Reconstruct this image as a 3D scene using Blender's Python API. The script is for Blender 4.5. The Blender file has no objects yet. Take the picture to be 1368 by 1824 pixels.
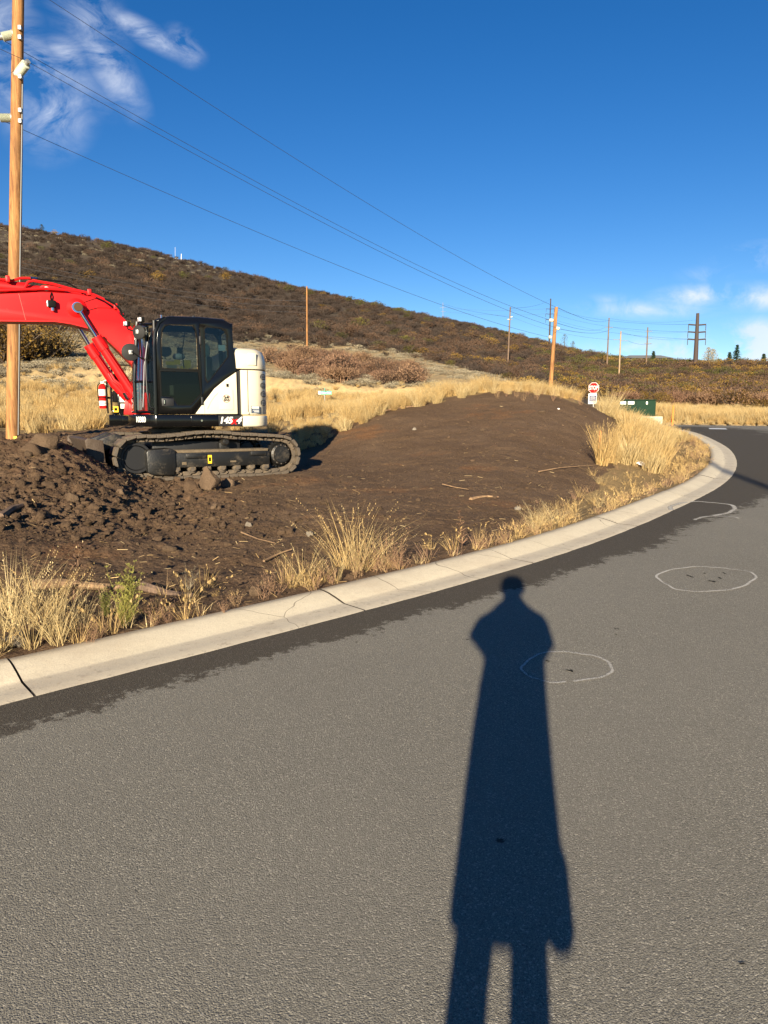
import bpy, bmesh, math, random
import numpy as np
from mathutils import Vector, Matrix, Euler, noise as mnoise
from mathutils.geometry import tessellate_polygon
R = math.radians
random.seed(7); rng = np.random.default_rng(11)
S = bpy.context.scene; C = S.collection

# ---------------------------------------------------------------- camera, sun, sky, exposure
FPX, YH, EYE = 1264.0, 740.0, 1.5
PITCH = math.atan((912 - YH) / FPX)
cam = bpy.data.cameras.new('camera'); cam_o = bpy.data.objects.new('camera', cam); C.objects.link(cam_o)
cam.sensor_fit = 'VERTICAL'; cam.sensor_height = 36; cam.sensor_width = 27
cam.lens = 36 * FPX / 1824; cam.clip_start = 0.05; cam.clip_end = 4000
cam_o.location = (0, 0, EYE); cam_o.rotation_euler = (math.pi / 2 - PITCH, 0, 0)
S.camera = cam_o
LIGHT = Vector((0.181, 0.9735, -0.2627)).normalized()
sun = bpy.data.lights.new('sun', 'SUN'); sun.energy = 5.0; sun.angle = R(0.53); sun.color = (1.0, 0.865, 0.65)
sun_o = bpy.data.objects.new('sun', sun); C.objects.link(sun_o)
sun_o.rotation_euler = LIGHT.to_track_quat('-Z', 'Y').to_euler(); sun_o.location = (-5, -20, 12)
S.view_settings.view_transform = 'Standard'; S.view_settings.look = 'None'
S.view_settings.gamma = 1; S.view_settings.use_curve_mapping = False
S.view_settings.exposure = 1.45
SKY_STRENGTH = 0.05
W = bpy.data.worlds.new('World'); S.world = W; W.use_nodes = True

class NT:
    def __init__(s, tree): s.t = tree; s.n = tree.nodes; s.l = tree.links
    def add(s, typ, **kw):
        nd = s.n.new(typ)
        for k, v in kw.items():
            if k == 'ins':
                for i, val in v.items():
                    if isinstance(val, bpy.types.NodeSocket): s.l.new(val, nd.inputs[i])
                    else: nd.inputs[i].default_value = val
            else: setattr(nd, k, v)
        return nd
    def math(s, op, a, b=None, c=None, clamp=False):
        ins = {0: a}
        if b is not None: ins[1] = b
        if c is not None: ins[2] = c
        return s.add('ShaderNodeMath', operation=op, use_clamp=clamp, ins=ins).outputs[0]
    def mix(s, fac, a, b, typ='RGBA', blend='MIX'):
        nd = s.add('ShaderNodeMix', data_type=typ, blend_type=blend) if typ == 'RGBA' else s.add('ShaderNodeMix', data_type=typ)
        idx = {'RGBA': (6, 7, 2), 'FLOAT': (2, 3, 0)}[typ]
        for i, v in ((0, fac), (idx[0], a), (idx[1], b)):
            if isinstance(v, bpy.types.NodeSocket): s.l.new(v, nd.inputs[i])
            else: nd.inputs[i].default_value = (tuple(v) + (1,) if (typ == 'RGBA' and i > 0 and len(v) == 3) else v)
        return nd.outputs[idx[2]]
    def noise(s, scale, vec=None, detail=4, rough=.6, dist=0.0, col=False):
        nd = s.add('ShaderNodeTexNoise'); nd.inputs['Scale'].default_value = scale
        nd.inputs['Detail'].default_value = detail; nd.inputs['Roughness'].default_value = rough
        nd.inputs['Distortion'].default_value = dist
        if vec is not None: s.l.new(vec, nd.inputs['Vector'])
        return nd.outputs['Color' if col else 'Fac']
    def ramp(s, fac, stops, interp='LINEAR'):
        nd = s.add('ShaderNodeValToRGB'); s.l.new(fac, nd.inputs[0]); cr = nd.color_ramp; cr.interpolation = interp
        while len(cr.elements) < len(stops): cr.elements.new(.5)
        for e, (p, c) in zip(cr.elements, stops):
            e.position = p; e.color = (c, c, c, 1) if isinstance(c, (int, float)) else tuple(c) + (1,)
        return nd.outputs[0]
    def vmap(s, vec, scale=(1, 1, 1), rot=(0, 0, 0), loc=(0, 0, 0)):
        nd = s.add('ShaderNodeMapping'); s.l.new(vec, nd.inputs[0])
        nd.inputs['Scale'].default_value = scale; nd.inputs['Rotation'].default_value = rot; nd.inputs['Location'].default_value = loc
        return nd.outputs[0]

def build_world():
    g = NT(W.node_tree); g.n.clear()
    out = g.add('ShaderNodeOutputWorld')
    sky = g.add('ShaderNodeTexSky', sky_type='NISHITA', sun_disc=False)
    sky.sun_elevation = math.asin(-LIGHT.z); sky.sun_rotation = R(190.5)
    sky.altitude = 2000; sky.air_density = 1.0; sky.dust_density = 0.1; sky.ozone_density = 2.0
    hs = g.add('ShaderNodeHueSaturation', ins={'Hue': .510, 'Saturation': 1.36, 'Value': 1.0, 'Color': sky.outputs[0]})
    tc = g.add('ShaderNodeTexCoord').outputs['Generated']
    sp = g.add('ShaderNodeSeparateXYZ', ins={0: tc})
    y = g.math('MAXIMUM', sp.outputs[1], .02)
    u = g.math('DIVIDE', sp.outputs[0], y); v = g.math('DIVIDE', sp.outputs[2], y)
    uv = g.add('ShaderNodeCombineXYZ', ins={0: u, 1: v}).outputs[0]
    wn = g.noise(3.0, uv, 3, .6, 0, True)
    wd = g.add('ShaderNodeVectorMath', operation='SCALE', ins={0: wn, 'Scale': .10}).outputs[0]
    uvd = g.add('ShaderNodeVectorMath', operation='ADD', ins={0: uv, 1: wd}).outputs[0]
    def cloud_uv(px, py):
        a = (px - 684) / FPX; b = -(py - 912) / FPX
        Y = math.cos(PITCH) + b * math.sin(PITCH); Z = -math.sin(PITCH) + b * math.cos(PITCH)
        return a / Y, Z / Y
    total = None
    # wisps: centre pixel direction, half extents in tangent units, tilt, strength
    for px, py, w, h, rot, st in ((60, 110, .09, .03, -.5, .7), (5, 50, .04, .04, -.3, .7), (90, 200, .045, .05, -.9, .75),
                                  (195, 120, .06, .022, -1.0, .8), (155, 30, .05, .035, -1.0, .6), (262, 60, .055, .012, -.5, .9), (328, 82, .025, .016, -.7, .7), (30, 150, .05, .04, 0, .6), (120, 95, .03, .02, -.4, .7),
                                  (1250, 527, .06, .014, .08, 1.2), (1160, 550, .085, .011, .0, .9), (1350, 530, .05, .016, 0, 1.1), (1255, 490, .03, .01, 0, .4), (1350, 445, .04, .01, .1, .4), (1340, 463, .05, .012, 0, .5),
                                  (1180, 622, .085, .015, 0, 1.1), (1320, 624, .085, .022, .0, 1.9), (1350, 604, .05, .024, 0, 1.6), (1210, 626, .06, .014, 0, 1.5), (1085, 535, .03, .008, 0, .35)):
        cu, cv = cloud_uv(px, py)
        m = g.vmap(uv, loc=(-cu, -cv, 0))
        m = g.vmap(m, rot=(0, 0, -rot))
        m = g.vmap(m, scale=(1 / w, 1 / h, 0))
        ln = g.add('ShaderNodeVectorMath', operation='LENGTH', ins={0: m}).outputs['Value']
        mk = g.math('MULTIPLY', g.math('POWER', g.math('SUBTRACT', 1.0, g.math('MULTIPLY', ln, .62), clamp=True), 1.4), st)
        total = mk if total is None else g.math('MAXIMUM', total, mk)
    n1 = g.noise(14.0, g.vmap(uvd, scale=(1, 1.7, 1), rot=(0, 0, .5)), 9, .62, .5)
    n2 = g.ramp(n1, [(.40, 0.0), (.72, 1.0)])
    cl = g.math('MULTIPLY', g.math('MULTIPLY', total, n2), 1.5, clamp=True)
    front = g.math('GREATER_THAN', sp.outputs[1], .05)
    cl = g.math('MULTIPLY', g.math('MULTIPLY', cl, front), .8)
    shade = g.noise(9.0, uvd, 4, .5)
    cc = g.mix(shade, (5.0, 6.0, 8.0), (8.6, 8.5, 8.4))
    col = g.mix(cl, hs.outputs[0], cc)
    bg = g.add('ShaderNodeBackground', ins={0: col, 1: SKY_STRENGTH})
    g.l.new(bg.outputs[0], out.inputs[0])
build_world()

# ---------------------------------------------------------------- numeric helpers
def ray(px, py):
    a = (np.asarray(px, float) - 684) / FPX; b = -(np.asarray(py, float) - 912) / FPX
    Y = math.cos(PITCH) + b * math.sin(PITCH); Z = -math.sin(PITCH) + b * math.cos(PITCH)
    return a / Y, Z / Y
def proj(X, Y, Z):
    Y = np.maximum(Y, .05)
    dz = Z - EYE; fw = Y * math.cos(PITCH) - dz * math.sin(PITCH); up = Y * math.sin(PITCH) + dz * math.cos(PITCH)
    return 684 + FPX * X / fw, 912 - FPX * up / fw
_perm = rng.permutation(256); _perm = np.r_[_perm, _perm]
_gr = rng.uniform(0, 2 * np.pi, 256)
def pnoise(x, y):
    xi = np.floor(x).astype(int); yi = np.floor(y).astype(int); xf = x - xi; yf = y - yi
    u = xf * xf * xf * (xf * (xf * 6 - 15) + 10); v = yf * yf * yf * (yf * (yf * 6 - 15) + 10)
    def g(ix, iy, dx, dy):
        h = _gr[_perm[(_perm[ix & 255] + iy) & 255]]
        return np.cos(h) * dx + np.sin(h) * dy
    a = g(xi, yi, xf, yf); b = g(xi + 1, yi, xf - 1, yf); c = g(xi, yi + 1, xf, yf - 1); d = g(xi + 1, yi + 1, xf - 1, yf - 1)
    return (a + u * (b - a) + v * (c - a + u * (a - b - c + d))) * 1.5
def fbm(x, y, f, octs=4, gain=.5):
    s = 0; a = 1; t = 0
    for i in range(octs):
        s = s + a * pnoise(x * f + 17.3 * i, y * f - 9.1 * i); t += a; a *= gain; f *= 2.03
    return s / t
def sstep(a, b, x):
    t = np.clip((x - a) / (b - a), 0, 1); return t * t * (3 - 2 * t)
def inpoly(px, py, poly):
    r = np.zeros(np.shape(px), bool); n = len(poly)
    for i in range(n):
        x1, y1 = poly[i]; x2, y2 = poly[(i + 1) % n]
        if y1 == y2: continue
        c = ((y1 > py) != (y2 > py)) & (px < (x2 - x1) * (py - y1) / (y2 - y1) + x1); r ^= c
    return r

def zroad(Y):
    Y = np.asarray(Y, float)
    t = np.clip((Y - 22) / 18.0, 0, 1)
    return np.where(Y < 22, .03 * Y, .66 + .54 * (t - t * t / 2))       # 3 % climb easing to level
def zroad_clamped(Y): return np.maximum(zroad(Y), -.45)

EDGE_PX = np.array([(0, 1257), (88, 1237), (256, 1193), (500, 1132), (681, 1080), (900, 1024), (971, 1000), (1035, 981), (1094, 960), (1152, 931), (1196, 911), (1264, 880), (1294, 864), (1313, 840), (1315, 819), (1300, 798), (1258, 777), (1228, 767)], float)
def px_on_road(px, py):
    u, v = ray(px, py); Ys = np.linspace(1, 46, 4500)
    out = []
    for uu, vv in zip(np.atleast_1d(u), np.atleast_1d(v)):
        e = EYE + vv * Ys - zroad(Ys); i = int(np.argmax(e < 0)) if (e < 0).any() else len(Ys) - 1
        out.append((uu * Ys[i], Ys[i]))
    return np.array(out)
E0 = px_on_road(EDGE_PX[:, 0], EDGE_PX[:, 1])
d0 = np.array([.76, .65])
pre = [E0[0] - d0 * k for k in (26, 18, 12, 8, 5, 3, 1.5)]
lx, ly = E0[-1]
post = [(lx + .35, ly + 3.2), (lx - .1, ly + 6), (lx - 1.8, ly + 8.8), (lx - 4.8, ly + 10.8), (lx - 9, ly + 12), (lx - 16, ly + 12.6), (lx - 30, ly + 13)]
raw = np.array(list(pre) + list(E0) + post)
def resample(P, step):
    s = np.r_[0, np.cumsum(np.hypot(*np.diff(P, axis=0).T))]; t = np.arange(0, s[-1], step)
    return np.c_[np.interp(t, s, P[:, 0]), np.interp(t, s, P[:, 1])]
def smooth(P, k, it):
    P = P.copy()
    for _ in range(it):
        Q = P.copy(); Q[1:-1] = P[1:-1] + k * ((P[:-2] + P[2:]) / 2 - P[1:-1]); P = Q
    return P
EC = smooth(resample(raw, .12), 1.0, 140); EC = resample(EC, .12)
T_ = np.gradient(EC, axis=0); T_ /= np.hypot(*T_.T)[:, None]
NL = np.c_[-T_[:, 1], T_[:, 0]]                                         # towards the dirt
KW, RW = .55, 8.2
def sdist(X, Y):
    X = np.asarray(X, float).ravel(); Y = np.asarray(Y, float).ravel()
    out = np.full(X.shape, 99.0); idx = np.zeros(X.shape, int)
    m = np.nonzero((Y < 70) & (np.abs(X) < 60))[0]
    for c in range(0, len(m), 20000):
        q = m[c:c + 20000]
        dx = X[q, None] - EC[None, :, 0]; dy = Y[q, None] - EC[None, :, 1]
        j = np.argmin(dx * dx + dy * dy, 1)
        k = np.arange(len(q)); out[q] = dx[k, j] * NL[j, 0] + dy[k, j] * NL[j, 1]; idx[q] = j
        far = np.hypot(dx[k, j], dy[k, j]) ; out[q] = np.sign(out[q] + 1e-9) * np.maximum(np.abs(out[q]), np.where((j == 0) | (j == len(EC) - 1), far, 0))
    return out, idx

# control points of the lie of the land: (pixel x, pixel y, distance)
CP = []
def flat(px, ys, off=0):
    for y in ys: CP.append((px, y, 1.5 * FPX / (y - 702) ))
for x in (-350, -150): CP += [(x, 1250, 3.5), (x, 1000, 6), (x, 900, 8), (x, 800, 12), (x, 780, 17)]
CP += [(0, 1120, 4.5), (0, 1000, 6.0), (0, 900, 7.8), (0, 830, 9.6), (0, 789, 11.2), (0, 800, 12.6), (0, 783, 18.0), (0, 742, 27), (0, 700, 38), (0, 650, 55), (0, 590, 80), (0, 520, 125), (0, 455, 200), (0, 404, 300)]
CP += [(100, 786, 11.3), (100, 860, 9.2), (100, 950, 7.2), (100, 1050, 5.4), (150, 822, 10.7), (200, 852, 10.4), (230, 880, 10.0), (200, 1000, 6.4)]
CP += [(320, 878, 11.0), (330, 905, 9.8), (300, 1000, 6.5), (420, 870, 11.4), (430, 900, 9.7), (450, 960, 7.6), (550, 850, 12.8), (560, 900, 9.9)]
CP += [(200, 840, 13.2), (350, 840, 13.8), (350, 820, 15.8), (480, 826, 15.4), (200, 800, 17), (560, 800, 17.6), (350, 782, 20), (200, 742, 28), (350, 742, 28), (500, 772, 21), (500, 742, 28)]
CP += [(620, 1000, 6.6), (650, 940, 8.1), (700, 900, 9.8), (700, 850, 12.8), (700, 800, 16), (640, 790, 17), (540, 797, 18.2), (600, 770, 19), (650, 748, 19.6), (700, 733, 20.2), (760, 722, 21), (800, 713, 21.3), (870, 704, 21.5), (950, 704, 21.5), (1010, 710, 21.5), (1060, 729, 22), (1100, 750, 22.5), (1130, 768, 24)]
CP += [(900, 800, 14.8), (900, 860, 11.8), (870, 760, 17.5), (870, 725, 20), (980, 760, 17.5), (980, 725, 20), (950, 900, 10.3), (800, 930, 8.8), (1100, 850, 13.8), (1050, 800, 16.5), (1060, 880, 12), (1160, 820, 17.5), (1190, 790, 22)]
CP += [(700, 722, 34), (870, 716, 32), (950, 722, 32), (1060, 748, 31), (1060, 750, 41), (870, 705, 42), (620, 715, 36), (560, 722, 34)]
CP += [(1150, 752, 38), (1150, 741, 44), (1250, 752, 46), (1350, 752, 42), (1500, 752, 40), (1700, 752, 38), (1250, 738, 56), (1400, 738, 54), (1600, 740, 50)]
CP += [(200, 700, 38), (200, 650, 56), (200, 590, 85), (200, 520, 135), (200, 470, 200), (200, 436, 300), (400, 700, 40), (400, 660, 58), (400, 600, 110), (400, 540, 180), (400, 484, 300)]
CP += [(600, 690, 50), (600, 655, 80), (600, 618, 125), (600, 575, 190), (600, 531, 300), (800, 690, 55), (800, 668, 85), (800, 640, 130), (800, 605, 200), (800, 574, 310)]
CP += [(950, 698, 60), (950, 675, 100), (950, 640, 180), (950, 607, 310), (1050, 715, 62), (1050, 690, 95), (1050, 662, 160), (1050, 640, 250), (1050, 634, 320)]
CP += [(1150, 715, 70), (1150, 690, 100), (1150, 665, 150), (1150, 652, 200), (1150, 646, 300), (1280, 712, 75), (1280, 680, 110), (1280, 659, 165), (1280, 655, 210), (1280, 662, 300), (1400, 712, 75), (1400, 680, 110), (1400, 659, 160), (1400, 662, 210), (1400, 668, 300), (1700, 712, 75), (1700, 680, 120), (1700, 662, 180), (1700, 668, 300)]
for x, off in ((-350, -60), (-150, -20)): CP += [(x, 735 + off * .2, 27), (x, 650 + off * .5, 55), (x, 590 + off, 80), (x, 455 + off, 200), (x, 395 + off, 300)]
for x, y in ((-350, 400), (-150, 430), (0, 450), (200, 480), (400, 520), (600, 560), (800, 600), (950, 630), (1050, 650), (1150, 668), (1280, 684), (1400, 690), (1700, 692)): CP.append((x, y + 20, 520))
CP = np.array(CP, float)
cu, cv = ray(CP[:, 0], CP[:, 1]); cY = CP[:, 2]
def lnw(Y): return 1.15 * np.log(Y)
A = np.c_[cu * 2.6, lnw(cY)]
def kern(r2): return .5 * r2 * np.log(r2 + 1e-9)
n_ = len(A)
K = kern(((A[:, None] - A[None]) ** 2).sum(-1)) + np.eye(n_) * 2e-3
Pm = np.c_[np.ones(n_), A]
sol = np.linalg.solve(np.block([[K, Pm], [Pm.T, np.zeros((3, 3))]]), np.r_[cv, 0, 0, 0])
def tps(u, Y):
    u = np.clip(u, -1.0, 1.0); Yc = np.clip(Y, 3.2, 540)
    q = np.c_[u * 2.6, lnw(Yc)]; out = np.zeros(len(u))
    for c in range(0, len(q), 20000):
        s = q[c:c + 20000]
        out[c:c + 20000] = kern(((s[:, None] - A[None]) ** 2).sum(-1)) @ sol[:n_] + sol[n_] + s @ sol[n_ + 1:]
    return out
DIRT_POLY = [(-400, 1400), (-400, 770), (0, 770), (120, 772), (200, 760), (470, 770), (560, 770), (620, 755), (700, 731), (760, 718), (870, 699), (960, 699), (1060, 726), (1112, 756), (1110, 800), (1075, 850), (1040, 890), (1000, 930), (940, 975), (700, 1060), (400, 1130), (0, 1220)]
def H(X, Y, full=False):
    """ground height and masks at world points"""
    X = np.atleast_1d(np.asarray(X, float)); Y = np.atleast_1d(np.asarray(Y, float))
    Ys = np.maximum(Y, .6)
    v = tps(X / Ys, Ys); z = EYE + v * np.clip(Y, 3.2, 1e9)
    d, j = sdist(X, Y); zr = zroad_clamped(Y)
    px, py = proj(X, Y, z)
    wob = fbm(X, Y, .9, 3) * 14
    dirt = inpoly(px + wob, py + wob * .6, DIRT_POLY) & (Y < 24.5)
    near = 1 - sstep(24, 40, Y)
    pile = sstep(60, -20, px - 330 - (py - 800) * .3) * dirt * sstep(975, 905, py)     # the lumpy spoil at the left
    amp = np.where(dirt, .04, .03) * near
    z = z + amp * fbm(X, Y, 1.3, 5, .6) + dirt * near * .012 * np.abs(fbm(X, Y, 9, 3)) * 2
    z = z + dirt * near * .035 * np.maximum(0, fbm(X * .5 + Y * .2, Y * 2.2, .9, 4, .55))
    z = z + pile * (.13 * np.abs(fbm(X, Y, 2.2, 5, .62)) + .05 * fbm(X + 9, Y, 5, 4, .6))
    rut = dirt * near * (px < 640) * (py > 850) * (py < 1010)
    z = z + rut * .055 * (fbm(X, Y, 1.8, 4, .6))
    z = z + (1 - near) * fbm(X, Y, .05, 4) * np.clip((Y - 30) / 100, 0, 1) * .9
    lat = d - KW
    blend = sstep(0, 1.1, lat)
    zk = zr + .045
    z = np.where(lat > 0, zk + (z - zk) * blend - .02 * (1 - blend), z)
    z = np.where((lat > 0) & (lat < 1.1), z + .03 * fbm(X, Y, 5, 3) * (1 - blend) * sstep(0, .12, lat), z)
    z = np.where((lat <= 0) & (d > -RW), zr - .2 - .25 * sstep(0, -.6, d) , z)
    z = np.where((lat <= 0) & (lat > -.16), zr + .038 + .032 * fbm(X, Y, 1.3, 4, .6) + lat * .12, z)
    out = -d - RW
    b2 = sstep(0, 3, out); zz = zr + .06
    z = np.where((out > 0) & (d > -60), zz + (z - zz) * b2, z)
    return (z, d, dirt, pile, px, py, j) if full else z
def at_px(px, py, y0=2.5, y1=420):
    """world point where the line of sight through a pixel first meets the ground"""
    u, v = ray(px, py); Ys = np.exp(np.linspace(math.log(y0), math.log(y1), 420))
    z = H(u * Ys, Ys); e = EYE + v * Ys - z; k = np.nonzero(e < 0)[0]; i = k[0] if len(k) else len(Ys) - 1
    return Vector((float(u * Ys[i]), float(Ys[i]), float(z[i])))
def at_Y(px, Y):
    px = np.atleast_1d(np.asarray(px, float)); Y = np.atleast_1d(np.asarray(Y, float)) + 0 * px
    py = np.full(px.shape, 740.0)
    for _ in range(3):
        u, _v = ray(px, py); X = u * Y; z = H(X, Y); _, py = proj(X, Y, z)
    return X, Y, z, py

# ---------------------------------------------------------------- object helpers
def tag(o, label=None, cat=None, group=None, kind=None):
    if label: o['label'] = label
    if cat: o['category'] = cat
    if group: o['group'] = group
    if kind: o['kind'] = kind
    return o
def empty(name, loc, rz=0, label=None, cat=None, group=None):
    o = bpy.data.objects.new(name, None); C.objects.link(o); o.location = loc; o.rotation_euler = (0, 0, rz)
    o.empty_display_size = .2
    return tag(o, label, cat, group)
def place_mesh(name, me, parent=None, loc=(0, 0, 0), rot=(0, 0, 0), scale=1):
    o = bpy.data.objects.new(name, me); C.objects.link(o); o.parent = parent; o.location = loc; o.rotation_euler = rot
    o.scale = (scale,) * 3 if isinstance(scale, (int, float)) else scale
    return o
class MB:
    def __init__(s): s.v = []; s.f = []
    def quad(s, *p):
        b = len(s.v); s.v += [tuple(x) for x in p]; s.f.append(tuple(range(b, b + len(p)))); return s
    def box(s, x0, x1, y0, y1, z0, z1, M=None):
        b = len(s.v)
        P = [Vector((x, y, z)) for z in (z0, z1) for x, y in ((x0, y0), (x1, y0), (x1, y1), (x0, y1))]
        if M is not None: P = [M @ p for p in P]
        s.v += [tuple(p) for p in P]
        s.f += [tuple(b + i for i in q) for q in ((3, 2, 1, 0), (4, 5, 6, 7), (0, 1, 5, 4), (1, 2, 6, 5), (2, 3, 7, 6), (3, 0, 4, 7))]
        return s
    def rings(s, rings, cap=True, closed=True):
        b = len(s.v); n = len(rings[0])
        for r in rings: s.v += [tuple(p) for p in r]
        for i in range(len(rings) - 1):
            for k in range(n if closed else n - 1):
                k2 = (k + 1) % n; s.f.append((b + i * n + k, b + i * n + k2, b + (i + 1) * n + k2, b + (i + 1) * n + k))
        if cap and closed:
            s.f.append(tuple(b + k for k in range(n))[::-1]); s.f.append(tuple(b + (len(rings) - 1) * n + k for k in range(n)))
        return s
    def tube(s, pts, r, n=8, cap=True):
        pts = [Vector(p) for p in pts]; rs = r if hasattr(r, '__len__') else [r] * len(pts); out = []
        t0 = (pts[1] - pts[0]).normalized(); a = t0.orthogonal().normalized()
        for i, p in enumerate(pts):
            t = (pts[min(i + 1, len(pts) - 1)] - pts[max(i - 1, 0)]).normalized()
            a = (a - t * a.dot(t)).normalized(); c = t.cross(a)
            out.append([p + (a * math.cos(2 * math.pi * k / n) + c * math.sin(2 * math.pi * k / n)) * rs[i] for k in range(n)])
        return s.rings(out, cap)
    def cyl(s, p0, p1, r, n=20): return s.tube([p0, p1], r if hasattr(r, '__len__') else [r, r], n)
    def lathe(s, prof, axis='z', n=24, c=(0, 0, 0)):
        rr = []
        for r, h in prof:
            ring = []
            for k in range(n):
                a = 2 * math.pi * k / n; x, y = r * math.cos(a), r * math.sin(a)
                p = {'z': (x, y, h), 'y': (x, h, y), 'x': (h, x, y)}[axis]
                ring.append((p[0] + c[0], p[1] + c[1], p[2] + c[2]))
            rr.append(ring)
        return s.rings(rr)
    def panel(s, outer, y0, y1, holes=()):
        """polygon in x,z (with holes) extruded along y"""
        loops = [list(outer)] + [list(h) for h in holes]; flat_ = [p for l in loops for p in l]
        tris = tessellate_polygon([[Vector((x, z, 0)) for x, z in l] for l in loops]) if holes else None
        b = len(s.v); n = len(flat_)
        s.v += [(x, y0, z) for x, z in flat_] + [(x, y1, z) for x, z in flat_]
        if holes:
            for t in tris: s.f.append(tuple(b + i for i in t)); s.f.append(tuple(b + n + i for i in t[::-1]))
        else: s.f.append(tuple(b + i for i in range(n))); s.f.append(tuple(b + n + i for i in range(n))[::-1])
        o = 0
        for l in loops:
            m = len(l)
            for i in range(m): s.f.append((b + o + i, b + o + (i + 1) % m, b + n + o + (i + 1) % m, b + n + o + i))
            o += m
        return s
    def plan(s, poly, z0, z1):
        b = len(s.v); n = len(poly)
        s.v += [(x, y, z0) for x, y in poly] + [(x, y, z1) for x, y in poly]
        s.f.append(tuple(b + i for i in range(n))); s.f.append(tuple(b + n + i for i in range(n)))
        for i in range(n): s.f.append((b + i, b + (i + 1) % n, b + n + (i + 1) % n, b + n + i))
        return s
    def build(s, name, mat, parent=None, bevel=0, seg=2, sharp=35, smooth=True, loc=(0, 0, 0), rot=(0, 0, 0), link=True, fix=True):
        me = bpy.data.meshes.new(name); me.from_pydata(s.v, [], s.f); me.update()
        bm = bmesh.new(); bm.from_mesh(me)
        if fix: bmesh.ops.recalc_face_normals(bm, faces=bm.faces)
        if bevel:
            es = [e for e in bm.edges if len(e.link_faces) == 2 and e.calc_face_angle(0) > R(28)]
            bmesh.ops.bevel(bm, geom=es, offset=bevel, segments=seg, affect='EDGES', clamp_overlap=True, profile=.5)
        for f in bm.faces: f.smooth = smooth
        if smooth:
            for e in bm.edges:
                if len(e.link_faces) == 2 and e.calc_face_angle(0) > R(sharp): e.smooth = False
        bm.to_mesh(me); bm.free()
        me.materials.append(mat)
        if not link: return me
        return place_mesh(name, me, parent, loc, rot)
def np_mesh(name, V, F, mat, smooth=True):
    me = bpy.data.meshes.new(name); V = np.asarray(V, np.float32); F = np.asarray(F, np.int32)
    me.vertices.add(len(V)); me.vertices.foreach_set('co', V.ravel())
    k = F.shape[1]; me.loops.add(F.size); me.loops.foreach_set('vertex_index', F.ravel())
    me.polygons.add(len(F)); me.polygons.foreach_set('loop_start', np.arange(0, F.size, k, dtype=np.int32)); me.polygons.foreach_set('loop_total', np.full(len(F), k, np.int32))
    me.polygons.foreach_set('use_smooth', np.full(len(F), smooth, bool)); me.update(calc_edges=True)
    me.materials.append(mat); return me
def fattr(me, name, a):
    at = me.attributes.new(name, 'FLOAT', 'POINT'); at.data.foreach_set('value', np.asarray(a, np.float32))
def text_mesh(s, size, mat, M, extrude=.0015, shear=0, offset=0, name='lettering', parent=None, spacing=1.0):
    cu_ = bpy.data.curves.new(name, 'FONT'); cu_.body = s; cu_.size = size; cu_.extrude = extrude; cu_.shear = shear; cu_.offset = offset
    cu_.align_x = 'CENTER'; cu_.align_y = 'CENTER'; cu_.space_character = spacing; cu_.resolution_u = 3
    to = bpy.data.objects.new(name, cu_); me = bpy.data.meshes.new_from_object(to); bpy.data.objects.remove(to)
    me.transform(M); me.materials.clear(); me.materials.append(mat)
    return place_mesh(name, me, parent)
def frameM(origin, right, up):
    r = Vector(right).normalized(); u = Vector(up).normalized(); n = r.cross(u)
    M = Matrix((r, u, n)).transposed().to_4x4(); M.translation = Vector(origin); return M

# ---------------------------------------------------------------- materials
def new_mat(name):
    m = bpy.data.materials.new(name); m.use_nodes = True; g = NT(m.node_tree); g.n.clear()
    out = g.add('ShaderNodeOutputMaterial'); b = g.add('ShaderNodeBsdfPrincipled'); g.l.new(b.outputs[0], out.inputs[0])
    g.out = out; g.b = b; return m, g
def setc(g, sock, v):
    if isinstance(v, bpy.types.NodeSocket): g.l.new(v, g.b.inputs[sock])
    else: g.b.inputs[sock].default_value = tuple(v) + (1,) if (not isinstance(v, (int, float)) and len(v) == 3) else v
def paint(name, col, rough=.35, metal=0, dirt=.0, dcol=(.10, .075, .05), spec=.5, scale=6, bump=.0):
    m, g = new_mat(name); tc = g.add('ShaderNodeTexCoord').outputs['Object']
    c = col
    n = g.noise(scale, tc, 6, .65); n3 = g.noise(scale * 9, tc, 3, .6)
    c = g.mix(g.ramp(n, [(.3, .0), (.8, .22)]), col, tuple(min(1, x * .72 + .004) for x in col))
    if dirt:
        k = g.math('MULTIPLY', g.ramp(g.math('ADD', g.math('MULTIPLY', n, .7), g.math('MULTIPLY', n3, .3)), [(.62 - dirt * .45, 0.0), (.8 - dirt * .3, 1.0)]), min(1, .35 + dirt))
        c = g.mix(k, c, dcol); setc(g, 'Roughness', g.mix(k, rough, .9, 'FLOAT'))
    else: setc(g, 'Roughness', g.mix(n, rough * .8, min(1, rough * 1.25), 'FLOAT'))
    setc(g, 'Base Color', c); setc(g, 'Metallic', metal); g.b.inputs['Specular IOR Level'].default_value = spec
    if bump:
        bp = g.add('ShaderNodeBump', ins={'Strength': bump, 'Distance': .01, 'Height': n3}); g.l.new(bp.outputs[0], g.b.inputs['Normal'])
    return m
M = {}
M['red'] = paint('red_paint', (.50, .006, .007), .42, dirt=.05, spec=.3)
M['black'] = paint('black_paint', (.0028, .0028, .003), .14, dirt=.0, dcol=(.03, .025, .02), spec=.4)
M['blackmatt'] = paint('matt_black', (.006, .006, .007), .5, dirt=.08)
M['cream'] = paint('cream_paint', (.56, .505, .385), .4, dirt=.03, dcol=(.3, .25, .18), scale=3)
M['rubber'] = paint('rubber', (.004, .004, .004), .75, spec=.12)
M['mirror_back'] = paint('mirror_back', (.018, .018, .018), .7, spec=.25)
M['chrome'] = paint('chrome', (.55, .55, .57), .12, 1)
M['steel'] = paint('worn_steel', (.14, .12, .10), .5, .6, dirt=.4, dcol=(.13, .095, .06))
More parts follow.
